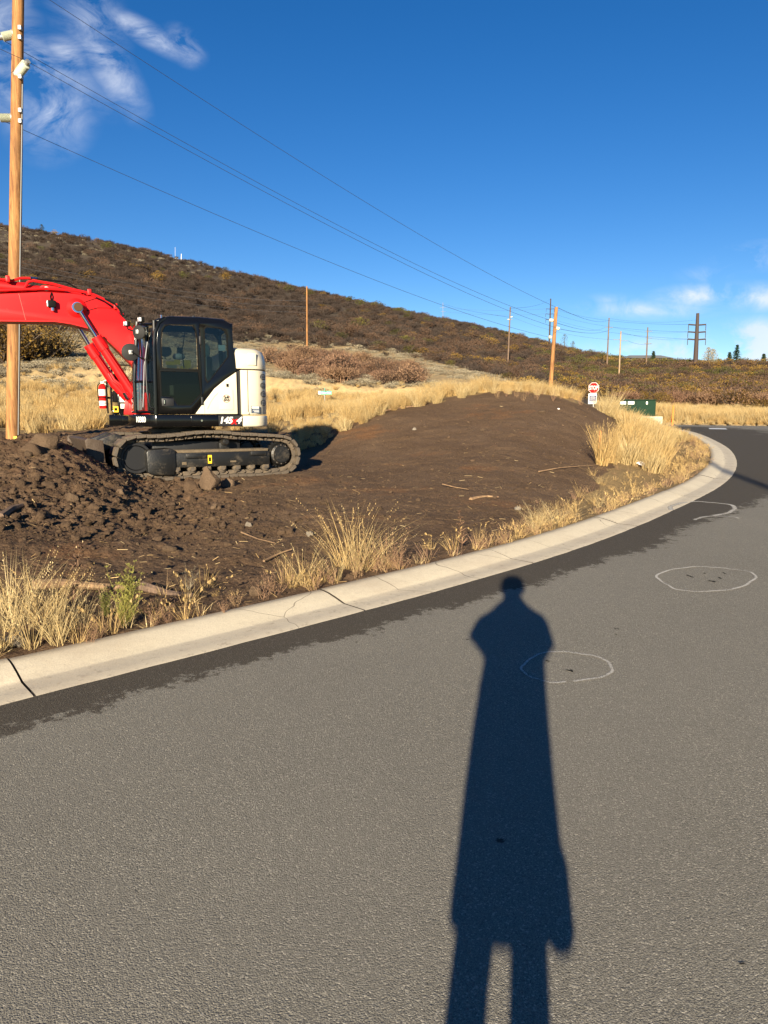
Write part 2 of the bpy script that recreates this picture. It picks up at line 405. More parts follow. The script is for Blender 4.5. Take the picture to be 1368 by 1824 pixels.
M['shoe'] = paint('muddy_track_steel', (.05, .042, .034), .6, .1, dirt=.55, dcol=(.15, .11, .07), scale=9, bump=.6)
M['muddy'] = paint('muddy_black', (.006, .006, .006), .42, dirt=.24, dcol=(.11, .085, .055), scale=4, bump=.3)
M['mudcake'] = paint('dried_mud', (.14, .105, .065), .95, dirt=.5, dcol=(.07, .05, .03), scale=14, bump=1)
M['bladesteel'] = paint('blade_steel', (.075, .052, .036), .5, .3, dirt=.45, dcol=(.045, .03, .018), scale=5, bump=.6)
M['brown_cap'] = paint('brown_pin_cap', (.075, .036, .018), .8, spec=.15)
M['white'] = paint('white_paint', (.68, .67, .64), .75, spec=.2)
M['paper'] = paint('decal_white', (.62, .62, .58), .5)
M['yellow'] = paint('yellow_decal', (.75, .48, .02), .5)
M['textgrey'] = paint('decal_print', (.12, .12, .12), .6)
M['navy'] = paint('navy_print', (.02, .035, .13), .5)
M['darkblue'] = paint('decal_slate', (.045, .06, .09), .5)
M['signred'] = paint('sign_red', (.55, .010, .010), .85, spec=.1)
M['signgreen'] = paint('sign_green', (.03, .33, .20), .4)
M['orange'] = paint('orange_paint', (.75, .16, .015), .6)
M['palered'] = paint('pale_red_print', (.62, .22, .14), .6)
M['grille'] = paint('grille_grey', (.07, .07, .065), .7)
M['boxgreen'] = paint('cabinet_green', (.008, .028, .015), .85, spec=.2)
M['seat'] = paint('seat_vinyl', (.16, .19, .15), .7)
M['tan'] = paint('interior_tan', (.30, .24, .16), .8)
M['galv'] = paint('galvanised', (.38, .38, .36), .45, .6)
M['ceramic'] = paint('insulator_polymer', (.50, .52, .42), .45)
M['ironpole'] = paint('weathering_steel', (.045, .03, .025), .8)
M['wire'] = paint('cable', (.05, .055, .07), .6)
M['farwire'] = paint('bright_conductor', (.18, .18, .19), .5)
M['concrete_pad'] = paint('pad_concrete', (.42, .36, .27), .9)
M['roofing'] = paint('roofing', (.13, .135, .14), .8)
M['stucco'] = paint('house_wall', (.30, .27, .23), .8)
M['cloth'] = paint('coat_cloth', (.03, .035, .05), .9)
M['skin'] = paint('skin', (.45, .27, .19), .6)
M['hair'] = paint('knit_cap', (.02, .02, .02), .9)
M['plastic_scrap'] = paint('plastic_scrap', (.75, .75, .75), .6)
def glass_mat(name, tint, gl=.5):
    m = bpy.data.materials.new(name); m.use_nodes = True; g = NT(m.node_tree); g.n.clear()
    out = g.add('ShaderNodeOutputMaterial'); tr = g.add('ShaderNodeBsdfTransparent', ins={0: tint + (1,)})
    gs = g.add('ShaderNodeBsdfGlossy', ins={0: (.85, .9, .95, 1), 'Roughness': .03}); fr = g.add('ShaderNodeFresnel', ins={0: 1.5})
    fac = g.math('MULTIPLY', fr.outputs[0], gl * 1.6, clamp=True)
    mx = g.add('ShaderNodeMixShader', ins={0: fac, 1: tr.outputs[0], 2: gs.outputs[0]}); g.l.new(mx.outputs[0], out.inputs[0]); return m
M['frontglass'] = glass_mat('front_glass', (.6, .62, .6), .25); M['glass'] = glass_mat('cab_glass', (.40, .46, .47)); M['lens'] = paint('lamp_lens', (.6, .6, .62), .15)

def wood_mat(name, a, b, ringk=18):
    m, g = new_mat(name); tc = g.add('ShaderNodeTexCoord').outputs['Object']
    v = g.vmap(tc, scale=(9, 9, .55)); n = g.noise(2.2, v, 7, .7, .6); n2 = g.noise(1.3, g.vmap(tc, scale=(1, 1, .6)), 3, .6)
    cr = g.noise(5, g.vmap(tc, scale=(16, 16, .35)), 4, .7)
    c = g.mix(g.ramp(n, [(.34, 0.0), (.66, 1.0)]), b, a)
    c = g.mix(g.ramp(n2, [(.45, 0.0), (.75, .75)]), c, tuple(x * .45 for x in b))
    c = g.mix(g.ramp(cr, [(.62, 0.0), (.68, .8)]), c, (.03, .015, .008))
    vo = g.add('ShaderNodeTexVoronoi', ins={'Vector': tc, 'Scale': 1.1}); kn = g.ramp(vo.outputs['Distance'], [(.05, .8), (.09, 0.0)])
    c = g.mix(kn, c, (.06, .025, .01))
    setc(g, 'Base Color', c); setc(g, 'Roughness', .85)
    bp = g.add('ShaderNodeBump', ins={'Strength': .5, 'Distance': .01, 'Height': n}); g.l.new(bp.outputs[0], g.b.inputs['Normal']); return m
M['pole'] = wood_mat('pole_wood', (.42, .21, .07), (.13, .05, .015))
M['palepole'] = wood_mat('pale_pole_wood', (.42, .30, .18), (.26, .17, .10))
M['greypole'] = wood_mat('old_pole_wood', (.20, .13, .085), (.10, .065, .045))
M['stick'] = wood_mat('dead_wood', (.34, .22, .11), (.16, .09, .05))

def asphalt():
    m, g = new_mat('asphalt'); geo = g.add('ShaderNodeNewGeometry').outputs['Position']
    d = g.add('ShaderNodeAttribute', attribute_name='wet').outputs['Fac']; dd = g.add('ShaderNodeAttribute', attribute_name='kd').outputs['Fac']
    fine = g.noise(330, geo, 3, .75); mid = g.noise(95, geo, 4, .75); big = g.noise(.5, geo, 4, .6); pat = g.noise(3.5, geo, 5, .6)
    vo = g.add('ShaderNodeTexVoronoi', ins={'Vector': geo, 'Scale': 210.0}); sp = g.add('ShaderNodeSeparateColor', ins={0: vo.outputs['Color']})
    spark = g.ramp(sp.outputs[0], [(.84, 0.0), (.96, 1.0)])
    dark = g.ramp(sp.outputs[1], [(.0, 1.0), (.22, 0.0)])
    c = g.mix(g.ramp(fine, [(.38, 0.0), (.64, 1.0)]), (.102, .094, .077), (.325, .303, .250))
    c = g.mix(g.math('MULTIPLY', spark, .75), c, (.48, .44, .36))
    c = g.mix(g.math('MULTIPLY', dark, .5), c, (.03, .028, .025))
    c = g.mix(g.ramp(big, [(.3, 0.0), (.7, .22)]), c, (.085, .078, .068))
    trk = g.add('ShaderNodeTexNoise', noise_dimensions='1D', ins={'W': dd, 'Scale': .75, 'Detail': 2.0}).outputs['Fac']
    c = g.mix(g.ramp(trk, [(.40, 0.0), (.62, .30)]), c, (.20, .185, .155))
    c = g.mix(g.ramp(pat, [(.35, 0.0), (.8, .18)]), c, (.16, .148, .13))
    # a few tar spots
    v2 = g.add('ShaderNodeTexVoronoi', ins={'Vector': g.vmap(geo, scale=(1.9, 2.6, 1)), 'Scale': 1.0, 'Randomness': 1.0})
    spot = g.ramp(g.math('ADD', v2.outputs['Distance'], g.math('MULTIPLY', g.math('SUBTRACT', g.noise(24, geo, 4, .7), .5), .16)), [(.035, .85), (.05, 0.0)])
    c = g.mix(spot, c, (.022, .02, .018))
    # damp sealed band beside the kerb, ragged outer edge
    wn = g.noise(1.7, geo, 3, .55); wn2 = g.noise(13, geo, 8, .8)
    wet = g.math('ADD', d, g.math('MULTIPLY', g.math('SUBTRACT', wn, .5), 1.3)); wet = g.math('ADD', wet, g.math('MULTIPLY', g.math('SUBTRACT', wn2, .5), 1.7))
    wf = g.ramp(wet, [(.86, 1.0), (1.0, 0.0)])
    wc = g.mix(g.math('MULTIPLY', spark, .35), g.mix(fine, (.036, .030, .023), (.085, .072, .056)), (.20, .18, .15))
    c = g.mix(g.math('MULTIPLY', wf, .93), c, wc)
    setc(g, 'Base Color', c); setc(g, 'Roughness', .92); g.b.inputs['Specular IOR Level'].default_value = .12
    h = g.math('ADD', g.math('MULTIPLY', fine, .6), g.math('ADD', g.math('MULTIPLY', mid, .9), g.math('MULTIPLY', vo.outputs['Distance'], -.6)))
    bp = g.add('ShaderNodeBump', ins={'Strength': .75, 'Distance': .006, 'Height': h}); g.l.new(bp.outputs[0], g.b.inputs['Normal']); return m
M['asphalt'] = asphalt()
def concrete():
    m, g = new_mat('curb_concrete'); geo = g.add('ShaderNodeNewGeometry').outputs['Position']
    d = g.add('ShaderNodeAttribute', attribute_name='kd').outputs['Fac']
    n = g.noise(2.3, geo, 6, .65); f = g.noise(110, geo, 4, .7); s = g.noise(17, geo, 5, .7)
    c = g.mix(n, (.52, .45, .32), (.64, .56, .42)); c = g.mix(g.ramp(f, [(.3, .35), (.55, 0.0)]), c, (.28, .24, .18))
    pan = g.ramp(g.math('ADD', d, g.math('MULTIPLY', g.math('SUBTRACT', s, .5), .05)), [(.225, 1.0), (.25, 0.0)])
    c = g.mix(g.math('MULTIPLY', pan, .42), c, (.36, .31, .24))
    st = g.ramp(s, [(.56, 0.0), (.72, .7)]); c = g.mix(g.math('MULTIPLY', st, g.math('ADD', g.math('MULTIPLY', pan, .7), .3)), c, (.17, .135, .10))
    bl = g.ramp(g.noise(.9, geo, 6, .75), [(.50, 0.0), (.68, .5)]); c = g.mix(bl, c, (.36, .29, .21))
    v3 = g.add('ShaderNodeTexVoronoi', feature='DISTANCE_TO_EDGE', ins={'Vector': g.add('ShaderNodeVectorMath', operation='ADD', ins={0: geo, 1: g.add('ShaderNodeVectorMath', operation='SCALE', ins={0: g.noise(2.5, geo, 2, .5, 0, True), 'Scale': .25}).outputs[0]}).outputs[0], 'Scale': .75})
    ck = g.ramp(v3.outputs['Distance'], [(.001, .8), (.003, 0.0)]); c = g.mix(ck, c, (.08, .06, .045))
    edge = g.ramp(g.math('ADD', d, g.math('MULTIPLY', g.math('SUBTRACT', n, .5), .05)), [(.45, 0.0), (.545, .85)]); c = g.mix(edge, c, (.22, .17, .11))
    setc(g, 'Base Color', c); setc(g, 'Roughness', .92)
    bp = g.add('ShaderNodeBump', ins={'Strength': .5, 'Distance': .004, 'Height': g.math('ADD', f, s)}); g.l.new(bp.outputs[0], g.b.inputs['Normal']); return m
M['concrete'] = concrete()
M['joint'] = paint('joint_soil', (.022, .016, .011), .95)
def ground_mat():
    m, g = new_mat('ground_soil'); geo = g.add('ShaderNodeNewGeometry').outputs['Position']
    dirt = g.add('ShaderNodeAttribute', attribute_name='dirt').outputs['Fac']; hill = g.add('ShaderNodeAttribute', attribute_name='hill').outputs['Fac']
    mead = g.add('ShaderNodeAttribute', attribute_name='meadow').outputs['Fac']
    n1 = g.noise(1.1, geo, 6, .6); n2 = g.noise(11, geo, 6, .7); n3 = g.noise(60, geo, 5, .75)
    c = g.mix(n2, (.060, .037, .021), (.172, .108, .063)); c = g.mix(g.ramp(n1, [(.40, 0.0), (.68, .65)]), c, (.165, .108, .066))
    red = g.ramp(g.noise(.55, geo, 5, .7), [(.56, 0.0), (.68, .6)]); c = g.mix(red, c, (.19, .085, .032))
    vo = g.add('ShaderNodeTexVoronoi', ins={'Vector': geo, 'Scale': 32.0}); s = g.add('ShaderNodeSeparateColor', ins={0: vo.outputs['Color']})
    peb = g.math('MULTIPLY', g.ramp(s.outputs[0], [(.92, 0.0), (.96, .7)]), g.ramp(vo.outputs['Distance'], [(.22, 1.0), (.34, 0.0)])); c = g.mix(peb, c, (.26, .18, .11))
    v5 = g.add('ShaderNodeTexVoronoi', ins={'Vector': geo, 'Scale': 75.0}); s5 = g.add('ShaderNodeSeparateColor', ins={0: v5.outputs['Color']})
    peb5 = g.math('MULTIPLY', g.ramp(s5.outputs[0], [(.90, 0.0), (.95, .6)]), g.ramp(v5.outputs['Distance'], [(.22, 1.0), (.36, 0.0)])); c = g.mix(peb5, c, (.30, .21, .13))
    c = g.mix(g.ramp(n3, [(.3, .55), (.55, 0.0)]), c, (.018, .010, .006))
    litter = g.mix(n3, (.10, .065, .032), (.42, .29, .13)); litter = g.mix(g.ramp(n2, [(.4, 0.0), (.7, .6)]), litter, (.13, .10, .06))
    m1 = g.noise(.35, geo, 6, .7); m2 = g.noise(2.5, geo, 4, .7)
    mc = g.mix(g.ramp(m1, [(.4, 0.0), (.6, 1.0)]), (.46, .33, .16), (.38, .275, .145)); mc = g.mix(g.ramp(m2, [(.35, .5), (.6, 0.0)]), mc, (.10, .085, .055))
    hn = g.noise(.12, geo, 7, .7); hc = g.mix(hn, (.05, .039, .031), (.115, .088, .060)); hc = g.mix(g.ramp(g.noise(1.2, geo, 4, .7), [(.35, .6), (.6, 0.0)]), hc, (.04, .032, .024))
    col = g.mix(mead, litter, mc); col = g.mix(hill, col, hc); col = g.mix(dirt, col, c)
    setc(g, 'Base Color', col); setc(g, 'Roughness', .95); g.b.inputs['Specular IOR Level'].default_value = .12
    hb = g.math('ADD', g.math('MULTIPLY', n2, 1.0), g.math('MULTIPLY', n3, .45)); hb = g.math('ADD', hb, g.math('MULTIPLY', g.noise(26, geo, 3, .6), .5))
    bp = g.add('ShaderNodeBump', ins={'Strength': .9, 'Distance': .035, 'Height': hb}); g.l.new(bp.outputs[0], g.b.inputs['Normal']); return m
M['ground'] = ground_mat()
def clod_mat(name, a, b, sc=5):
    m, g = new_mat(name); tc = g.add('ShaderNodeTexCoord').outputs['Object']; oi = g.add('ShaderNodeObjectInfo').outputs['Random']
    n = g.noise(sc, tc, 5, .7); c = g.mix(n, a, b); c = g.mix(g.math('MULTIPLY', oi, .5), c, tuple(x * 1.8 for x in b)); setc(g, 'Base Color', c); setc(g, 'Roughness', .95)
    g.b.inputs['Specular IOR Level'].default_value = .15
    bp = g.add('ShaderNodeBump', ins={'Strength': .8, 'Distance': .05, 'Height': g.noise(sc * 3, tc, 5, .75)}); g.l.new(bp.outputs[0], g.b.inputs['Normal']); return m
M['clod'] = clod_mat('clod_soil', (.045, .028, .017), (.11, .072, .045))
M['rock'] = clod_mat('rock_stone', (.055, .036, .023), (.14, .095, .06), 3)
M['greyrock'] = clod_mat('grey_stone', (.12, .10, .08), (.28, .24, .19), 3)
def leaf_mat(name, cols, rough=.75, trans=.35, var=.35, sat=1):
    m = bpy.data.materials.new(name); m.use_nodes = True; g = NT(m.node_tree); g.n.clear()
    out = g.add('ShaderNodeOutputMaterial'); oi = g.add('ShaderNodeObjectInfo').outputs['Random']
    isl = g.add('ShaderNodeNewGeometry').outputs['Random Per Island']
    k = len(cols); c = g.ramp(g.math('ADD', g.math('MULTIPLY', oi, .55), g.math('MULTIPLY', isl, .45)), [((i + .5) / k, cc) for i, cc in enumerate(cols)])
    hsv = g.add('ShaderNodeHueSaturation', ins={'Value': g.math('ADD', 1 - var * .5, g.math('MULTIPLY', isl, var)), 'Color': c, 'Saturation': sat}).outputs[0]
    df = g.add('ShaderNodeBsdfDiffuse', ins={0: hsv}); tr = g.add('ShaderNodeBsdfTranslucent', ins={0: hsv})
    mx = g.add('ShaderNodeMixShader', ins={0: trans, 1: df.outputs[0], 2: tr.outputs[0]}); g.l.new(mx.outputs[0], out.inputs[0]); return m
M['gold'] = leaf_mat('golden_grass', [(.46, .31, .125), (.56, .40, .18), (.38, .26, .115)])
M['paleg'] = leaf_mat('pale_grass', [(.56, .44, .23), (.46, .34, .16), (.62, .50, .28)])
M['pinkweed'] = leaf_mat('pink_dry_weed', [(.36, .23, .14), (.30, .18, .12), (.42, .29, .15)])
M['greenweed'] = leaf_mat('green_weed', [(.30, .29, .08), (.38, .34, .10), (.20, .22, .06)])
M['straw'] = leaf_mat('straw_bits', [(.5, .36, .17), (.34, .22, .10), (.6, .47, .26)], trans=.1)
M['bare'] = leaf_mat('thicket_twigs', [(.20, .115, .08), (.15, .09, .065), (.24, .15, .10)], trans=.1, var=.5) if False else leaf_mat('bare_twigs', [(.046, .035, .030), (.066, .052, .044), (.038, .028, .024)], trans=.05, var=.7)
M['rust'] = leaf_mat('rust_leaves', [(.088, .054, .037), (.115, .072, .048), (.070, .046, .034)], trans=.15, var=.6)
M['ochre'] = leaf_mat('ochre_leaves', [(.22, .14, .035), (.15, .09, .028), (.26, .17, .045)], trans=.2, var=.6)
M['olive'] = leaf_mat('olive_leaves', [(.095, .085, .025), (.07, .075, .028), (.12, .10, .03)], trans=.15, var=.6)
M['sage'] = leaf_mat('sagebrush', [(.29, .25, .175), (.22, .195, .14), (.35, .30, .21)], trans=.1, var=.6)
M['pine'] = leaf_mat('conifer_needles', [(.018, .035, .02), (.03, .045, .025), (.022, .03, .018)], trans=.05)
M['bark'] = paint('bark', (.07, .05, .035), .9)

# ---------------------------------------------------------------- ground
def hill_masks(px, py, Y):
    """bush = scrub-covered slope, meadow = pale sage meadow"""
    bx = np.array([-400, 0, 240, 330, 480, 560, 700, 800, 900, 1000, 1050, 1100, 1200, 1800], float)
    by = np.array([600, 588, 592, 600, 610, 612, 626, 648, 672, 697, 722, 726, 722, 716], float)
    lim = np.interp(px, bx, by)
    return (py < lim) & (Y > 55), (py >= lim) & (Y > 27)
us = np.r_[np.linspace(-3.2, -.72, 26), np.linspace(-.70, .70, 620), np.linspace(.72, 3.2, 26)]
ys = np.r_[np.exp(np.linspace(math.log(1.0), math.log(3.4), 14))[:-1], np.exp(np.linspace(math.log(3.4), math.log(26), 480))[:-1], np.exp(np.linspace(math.log(26), math.log(560), 150)), np.array([700, 1000, 1600, 2600])]
U, YY = np.meshgrid(us, ys); XX = U * YY
z, d, dirt, pile, px, py, j = H(XX.ravel(), YY.ravel(), True)
far = YY.ravel() > 560; z[far] = z[far] * 0 - 10
bush, mead = hill_masks(px, py, YY.ravel())
nu, nv = len(us), len(ys)
I = np.arange(nu * nv).reshape(nv, nu)
F = np.stack([I[:-1, :-1], I[:-1, 1:], I[1:, 1:], I[1:, :-1]], -1).reshape(-1, 4)
V = np.c_[XX.ravel(), YY.ravel(), z]
# behind the camera
bx_ = np.linspace(-90, 90, 25); by_ = np.linspace(-90, 1.3, 16); BX, BY = np.meshgrid(bx_, by_); J = np.arange(BX.size).reshape(BX.shape) + len(V)
F2 = np.stack([J[:-1, :-1], J[:-1, 1:], J[1:, 1:], J[1:, :-1]], -1).reshape(-1, 4)
V = np.r_[V, np.c_[BX.ravel(), BY.ravel(), np.full(BX.size, -.62)]]; F = np.r_[F, F2]
ex = np.zeros(BX.size)
me = np_mesh('ground', V, F, M['ground'])
fattr(me, 'dirt', np.r_[dirt.astype(float), ex]); fattr(me, 'hill', np.r_[bush.astype(float), ex]); fattr(me, 'meadow', np.r_[mead.astype(float), ex])
tag(place_mesh('ground', me), kind='structure')

# road
dd_ = np.r_[np.linspace(.08, -1.2, 14), np.linspace(-1.6, -RW, 16)]
idx = np.arange(0, len(EC), 4); G = []
P = EC[idx][None] + dd_[:, None, None] * NL[idx][None]
zr = zroad_clamped(P[..., 1]); V = np.c_[P[..., 0].ravel(), P[..., 1].ravel(), zr.ravel()]
I = np.arange(len(dd_) * len(idx)).reshape(len(dd_), len(idx)); F = np.stack([I[:-1, :-1], I[:-1, 1:], I[1:, 1:], I[1:, :-1]], -1).reshape(-1, 4)[:, ::-1]
me = np_mesh('road', V, F, M['asphalt'])
Yk = np.repeat(EC[idx][None, :, 1], len(dd_), 0)
width = np.interp(Yk, [0, 3.5, 6, 9, 14, 20, 33], [.5, .34, .42, .62, 1.4, 2.4, 3.6])
Dm = np.repeat(-dd_[:, None], len(idx), 1)
fattr(me, 'wet', (Dm / width).ravel()); fattr(me, 'kd', Dm.ravel())
road = tag(place_mesh('road', me), kind='structure')

# curb: segments split at the open joints
s_len = np.arange(len(EC)) * .12
jp = px_on_road([70, 650, 950, 1135, 1250], [1241, 1089, 1006, 938, 886])
joints = sorted(int(np.argmin(np.hypot(EC[:, 0] - a, EC[:, 1] - b))) for a, b in jp)
joints = [k for k in range(6, joints[0] - 8, 22)] + joints + [k for k in range(joints[-1] + 22, len(EC) - 6, 26)]
prof = [(-.0, -.12), (0.0, -.001), (.016, .004), (.12, .005), (.235, .006), (.255, .010), (.33, .030), (.42, .050), (.47, .056), (.53, .058), (.544, .052), (.55, .04), (.55, -.12)]
kerb = tag(empty('curb', (0, 0, 0)), kind='structure')
bounds = [0] + joints + [len(EC) - 1]
for a, b in zip(bounds[:-1], bounds[1:]):
    if b - a < 3: continue
    gp = .055 if b <= joints[-1] else .03; ks = np.r_[a + gp, np.arange(a + 1, b), b - gp]; ks = np.unique(ks)
    fx = lambda c: np.interp(ks, np.arange(len(EC)), c)
    PX, PY, NX, NY = fx(EC[:, 0]), fx(EC[:, 1]), fx(NL[:, 0]), fx(NL[:, 1])
    hj = rng.uniform(-.004, .004); V = []; D = []
    for dpr, zpr in prof:
        jit = (.007 * fbm(PX, PY, 2.5, 3) if dpr > .5 else 0) + (.006 * fbm(PX + 7, PY, 2.0, 3) if dpr < .02 else 0)
        x = PX + NX * (dpr + jit); y = PY + NY * (dpr + jit); V.append(np.c_[x, y, zroad_clamped(PY) + zpr + hj * (dpr > .25) + .002 * fbm(PX, PY, 4, 2)]); D.append(np.full(len(PX), dpr))
    V = np.concatenate(V); n = len(PX); m_ = len(prof); I = np.arange(n * m_).reshape(m_, n)
    F = [tuple(q) for q in np.stack([I[:-1, :-1], I[1:, :-1], I[1:, 1:], I[:-1, 1:]], -1).reshape(-1, 4)]
    F += [tuple(I[:, 0]), tuple(I[::-1, -1])]
    me = bpy.data.meshes.new('curb_segment'); me.from_pydata([tuple(v) for v in V], [], [tuple(int(i) for i in f) for f in F]); me.update()
    bm = bmesh.new(); bm.from_mesh(me); bmesh.ops.recalc_face_normals(bm, faces=bm.faces)
    for f in bm.faces: f.smooth = True
    for e in bm.edges:
        if len(e.link_faces) == 2 and e.calc_face_angle(0) > R(50): e.smooth = False
    bm.to_mesh(me); bm.free(); me.materials.append(M['concrete']); me.materials.append(M['joint']); fattr(me, 'kd', np.concatenate(D))
    for f in me.polygons: f.material_index = 1 if len(f.vertices) > 4 else 0
    place_mesh('curb_segment', me, kerb)

# painted rings on the road
def ring_mat():
    m = bpy.data.materials.new('worn_marking_paint'); m.use_nodes = True; g = NT(m.node_tree); g.n.clear(); out = g.add('ShaderNodeOutputMaterial')
    geo = g.add('ShaderNodeNewGeometry').outputs['Position']; e = g.add('ShaderNodeAttribute', attribute_name='edge').outputs['Fac']
    f = g.noise(120, geo, 3, .7); n = g.noise(5, geo, 3, .6)
    a = g.math('MULTIPLY', g.ramp(g.math('ADD', f, g.math('MULTIPLY', g.math('SUBTRACT', n, .5), .5)), [(.30, 0.0), (.50, 1.0)]), g.math('POWER', e, .6))
    df = g.add('ShaderNodeBsdfDiffuse', ins={0: (.42, .40, .36, 1)}); tr = g.add('ShaderNodeBsdfTransparent')
    mx = g.add('ShaderNodeMixShader', ins={0: g.math('MULTIPLY', a, 1.15, clamp=True), 1: tr.outputs[0], 2: df.outputs[0]}); g.l.new(mx.outputs[0], out.inputs[0]); return m
M['ring'] = ring_mat(); M['tar'] = paint('tar', (.022, .019, .016), .8, spec=.1)
def ring(cx, cy, hw, hh, w=.028, a0=0, a1=360, ph=0, alpha=1, tail=None):
    pts = []
    n = 90
    for i in range(n + 1):
        t = R(a0 + (a1 - a0) * i / n); wob = 1 + .05 * math.sin(3 * t + ph) + .03 * math.sin(5 * t - ph) + .012 * math.sin(11 * t + 2 * ph)
        pts.append((cx + hw * math.cos(t) * wob, cy - hh * math.sin(t) * wob))
    P = px_on_road([p[0] for p in pts], [p[1] for p in pts])
    T = np.gradient(P, axis=0); T /= np.hypot(*T.T)[:, None] + 1e-9; Nn = np.c_[-T[:, 1], T[:, 0]]
    V = []; ed = []
    for k, (o, e) in enumerate(((-w, 0), (-w * .5, .75), (0, 1), (w * .5, .75), (w, 0))):
        Q = P + Nn * o; V.append(np.c_[Q, zroad(Q[:, 1]) + .004]); ed.append(np.full(len(Q), e * alpha))
    m_ = n + 1; I = np.arange(5 * m_).reshape(5, m_); F = np.stack([I[:-1, :-1], I[:-1, 1:], I[1:, 1:], I[1:, :-1]], -1).reshape(-1, 4)[:, ::-1]
    me = np_mesh('painted_ring', np.concatenate(V), F, M['ring']); fattr(me, 'edge', np.concatenate(ed)); place_mesh('painted_ring', me, road)
ring(1257, 1032, 86, 22, .015, ph=.5); ring(1008, 1190, 80, 27, .012, a0=-80, a1=270, ph=2, alpha=.75)
ring(1250, 907, 57, 13, .035, a0=-70, a1=190, ph=1, alpha=.85); ring(1280, 926, 42, 6, .03, a0=20, a1=190, ph=3, alpha=.6)
def tar_spot(px0, py0, w_, h_):
    c_ = px_on_road([px0], [py0])[0]; n_ = 14; ph_ = random.uniform(0, 6); pts = []
    for k in range(n_):
        a = 2 * math.pi * k / n_; rr = random.uniform(.45, 1.1) + .3 * math.cos(2 * a + ph_); pts.append((c_[0] + w_ * rr * math.cos(a), c_[1] + h_ * rr * math.sin(a)))
    MB().quad(*[(a, b, float(zroad(b)) + .003) for a, b in pts]).build('tar_spot', M['tar'], road, smooth=False)
for a_ in ((1228, 1027, .022, .05), (1268, 1036, .03, .035), (1282, 1030, .018, .03), (1290, 1022, .012, .03), (1255, 1022, .01, .02), (1012, 1195, .02, .012), (1018, 1197, .012, .02), (975, 1178, .012, .012), (1097, 1131, .010, .014), (1322, 1722, .008, .005)): tar_spot(*a_)
# short painted dash at the far bend
P = px_on_road([1262, 1292, 1296, 1264], [762.5, 763, 765, 764.5]); mb = MB(); mb.quad(*[(a, b, float(zroad(b)) + .006) for a, b in P]); mb.build('painted_dash', M['paper'], road)

# ---------------------------------------------------------------- excavator (local x forward, y towards its cab side, z up)
EX = empty('excavator', (-3.85, 13.63, .39), R(204), 'red compact-radius crawler excavator with black cab and cream counterweight on dug soil', 'excavator')
CAB = M['black']
# deck under the cab
deck = MB().plan([(-.88, 1.225), (.60, 1.225), (.70, 1.17), (.96, .72), (.99, .15), (1.04, -.25), (1.27, -.45), (1.27, -1.15), (-.88, -1.2)], .915, 1.125).build('deck', CAB, EX, .02)
MB().box(-.44, .02, 1.224, 1.236, .935, 1.10).build('side_step', CAB, deck, .008)
MB().lathe([(.001, .0), (.018, .0), (.018, .012), (.001, .012)], 'y', 12, (-.16, 1.236, 1.02)).build('latch', M['chrome'], deck)
plate = MB().panel([(-.46, .93), (-.455, 1.108), (-.885, 1.108), (-.865, .94), (-.84, .93)], 1.226, 1.231).build('model_plate', M['blackmatt'], deck)
L_side = lambda x, z, y: frameM((x, y, z), (-1, 0, 0), (0, 0, 1))
text_mesh('145', .155, M['white'], L_side(-.58, 1.02, 1.2325), .002, .22, .006, 'number', deck, 1.0)
text_mesh('X', .12, M['signred'], L_side(-.725, .995, 1.2335), .002, .25, .006, 'number', deck)
text_mesh('4', .165, M['white'], L_side(-.80, 1.02, 1.2325), .002, .45, .005, 'number', deck)
c0, c1 = Vector((.70, 1.17, 0)), Vector((.96, .72, 0)); dr = (c0 - c1).normalized(); nrm = Vector((0, 0, 1)).cross(dr) * -1
ctr = c0.lerp(c1, .50)
text_mesh('10380', .135, M['paper'], frameM((ctr.x - dr.cross(Vector((0, 0, 1))).x * -.003, ctr.y + .004, 1.035), dr, (0, 0, 1)) @ Matrix.Diagonal((.95, 1, 1, 1)), .002, 0, .003, 'number', deck, .88)
# turntable
MB().lathe([(.62, .80), (.62, .86), (.55, .87), (.55, .93)], 'z', 32).build('swing_ring', M['blackmatt'], EX)
# cab shell
cab_side = [(.60, 1.13), (.58, 2.30), (.56, 2.52), (.50, 2.66), (.38, 2.74), (.20, 2.775), (-.18, 2.785), (-.62, 2.765), (-.70, 2.72), (-.745, 2.62), (-.76, 2.34), (-.80, 1.92), (-.80, 1.86), (-.06, 1.13)]
door = [(.565, 1.15), (.545, 2.30), (.52, 2.52), (.46, 2.64), (.36, 2.71), (.20, 2.74), (-.14, 2.745), (-.175, 2.70), (-.19, 1.42), (.00, 1.15)]
w_up = [(.47, 1.91), (.465, 2.36), (.445, 2.53), (.40, 2.61), (.32, 2.64), (-.06, 2.645), (-.10, 2.58), (-.125, 2.42), (-.125, 1.90)]
w_lo = [(.50, 1.86), (-.13, 1.86), (-.165, 1.49), (.02, 1.29), (.24, 1.29), (.31, 1.42), (.50, 1.44)]
w_rr = [(-.27, 2.59), (-.31, 2.63), (-.56, 2.615), (-.62, 2.56), (-.645, 2.50), (-.65, 2.14), (-.34, 1.74), (-.30, 1.70), (-.265, 1.76)]
frame_hole = [(.52, 1.26), (.52, 2.30), (.50, 2.48), (.42, 2.60), (.30, 2.66), (-.14, 2.67), (-.19, 2.60), (-.19, 1.46), (.0, 1.26)]
sh = MB().panel(cab_side, 1.15, 1.20, [frame_hole, w_rr]).build('cab', CAB, EX, .012)
dr_ = MB().panel(door, 1.20, 1.222, [w_up, w_lo]).build('door', CAB, EX, .006)
MB().panel([(p[0] * .97 + .005, p[1] * .985 + .035) for p in w_up], 1.205, 1.209).build('window_pane', M['glass'], dr_, smooth=False)
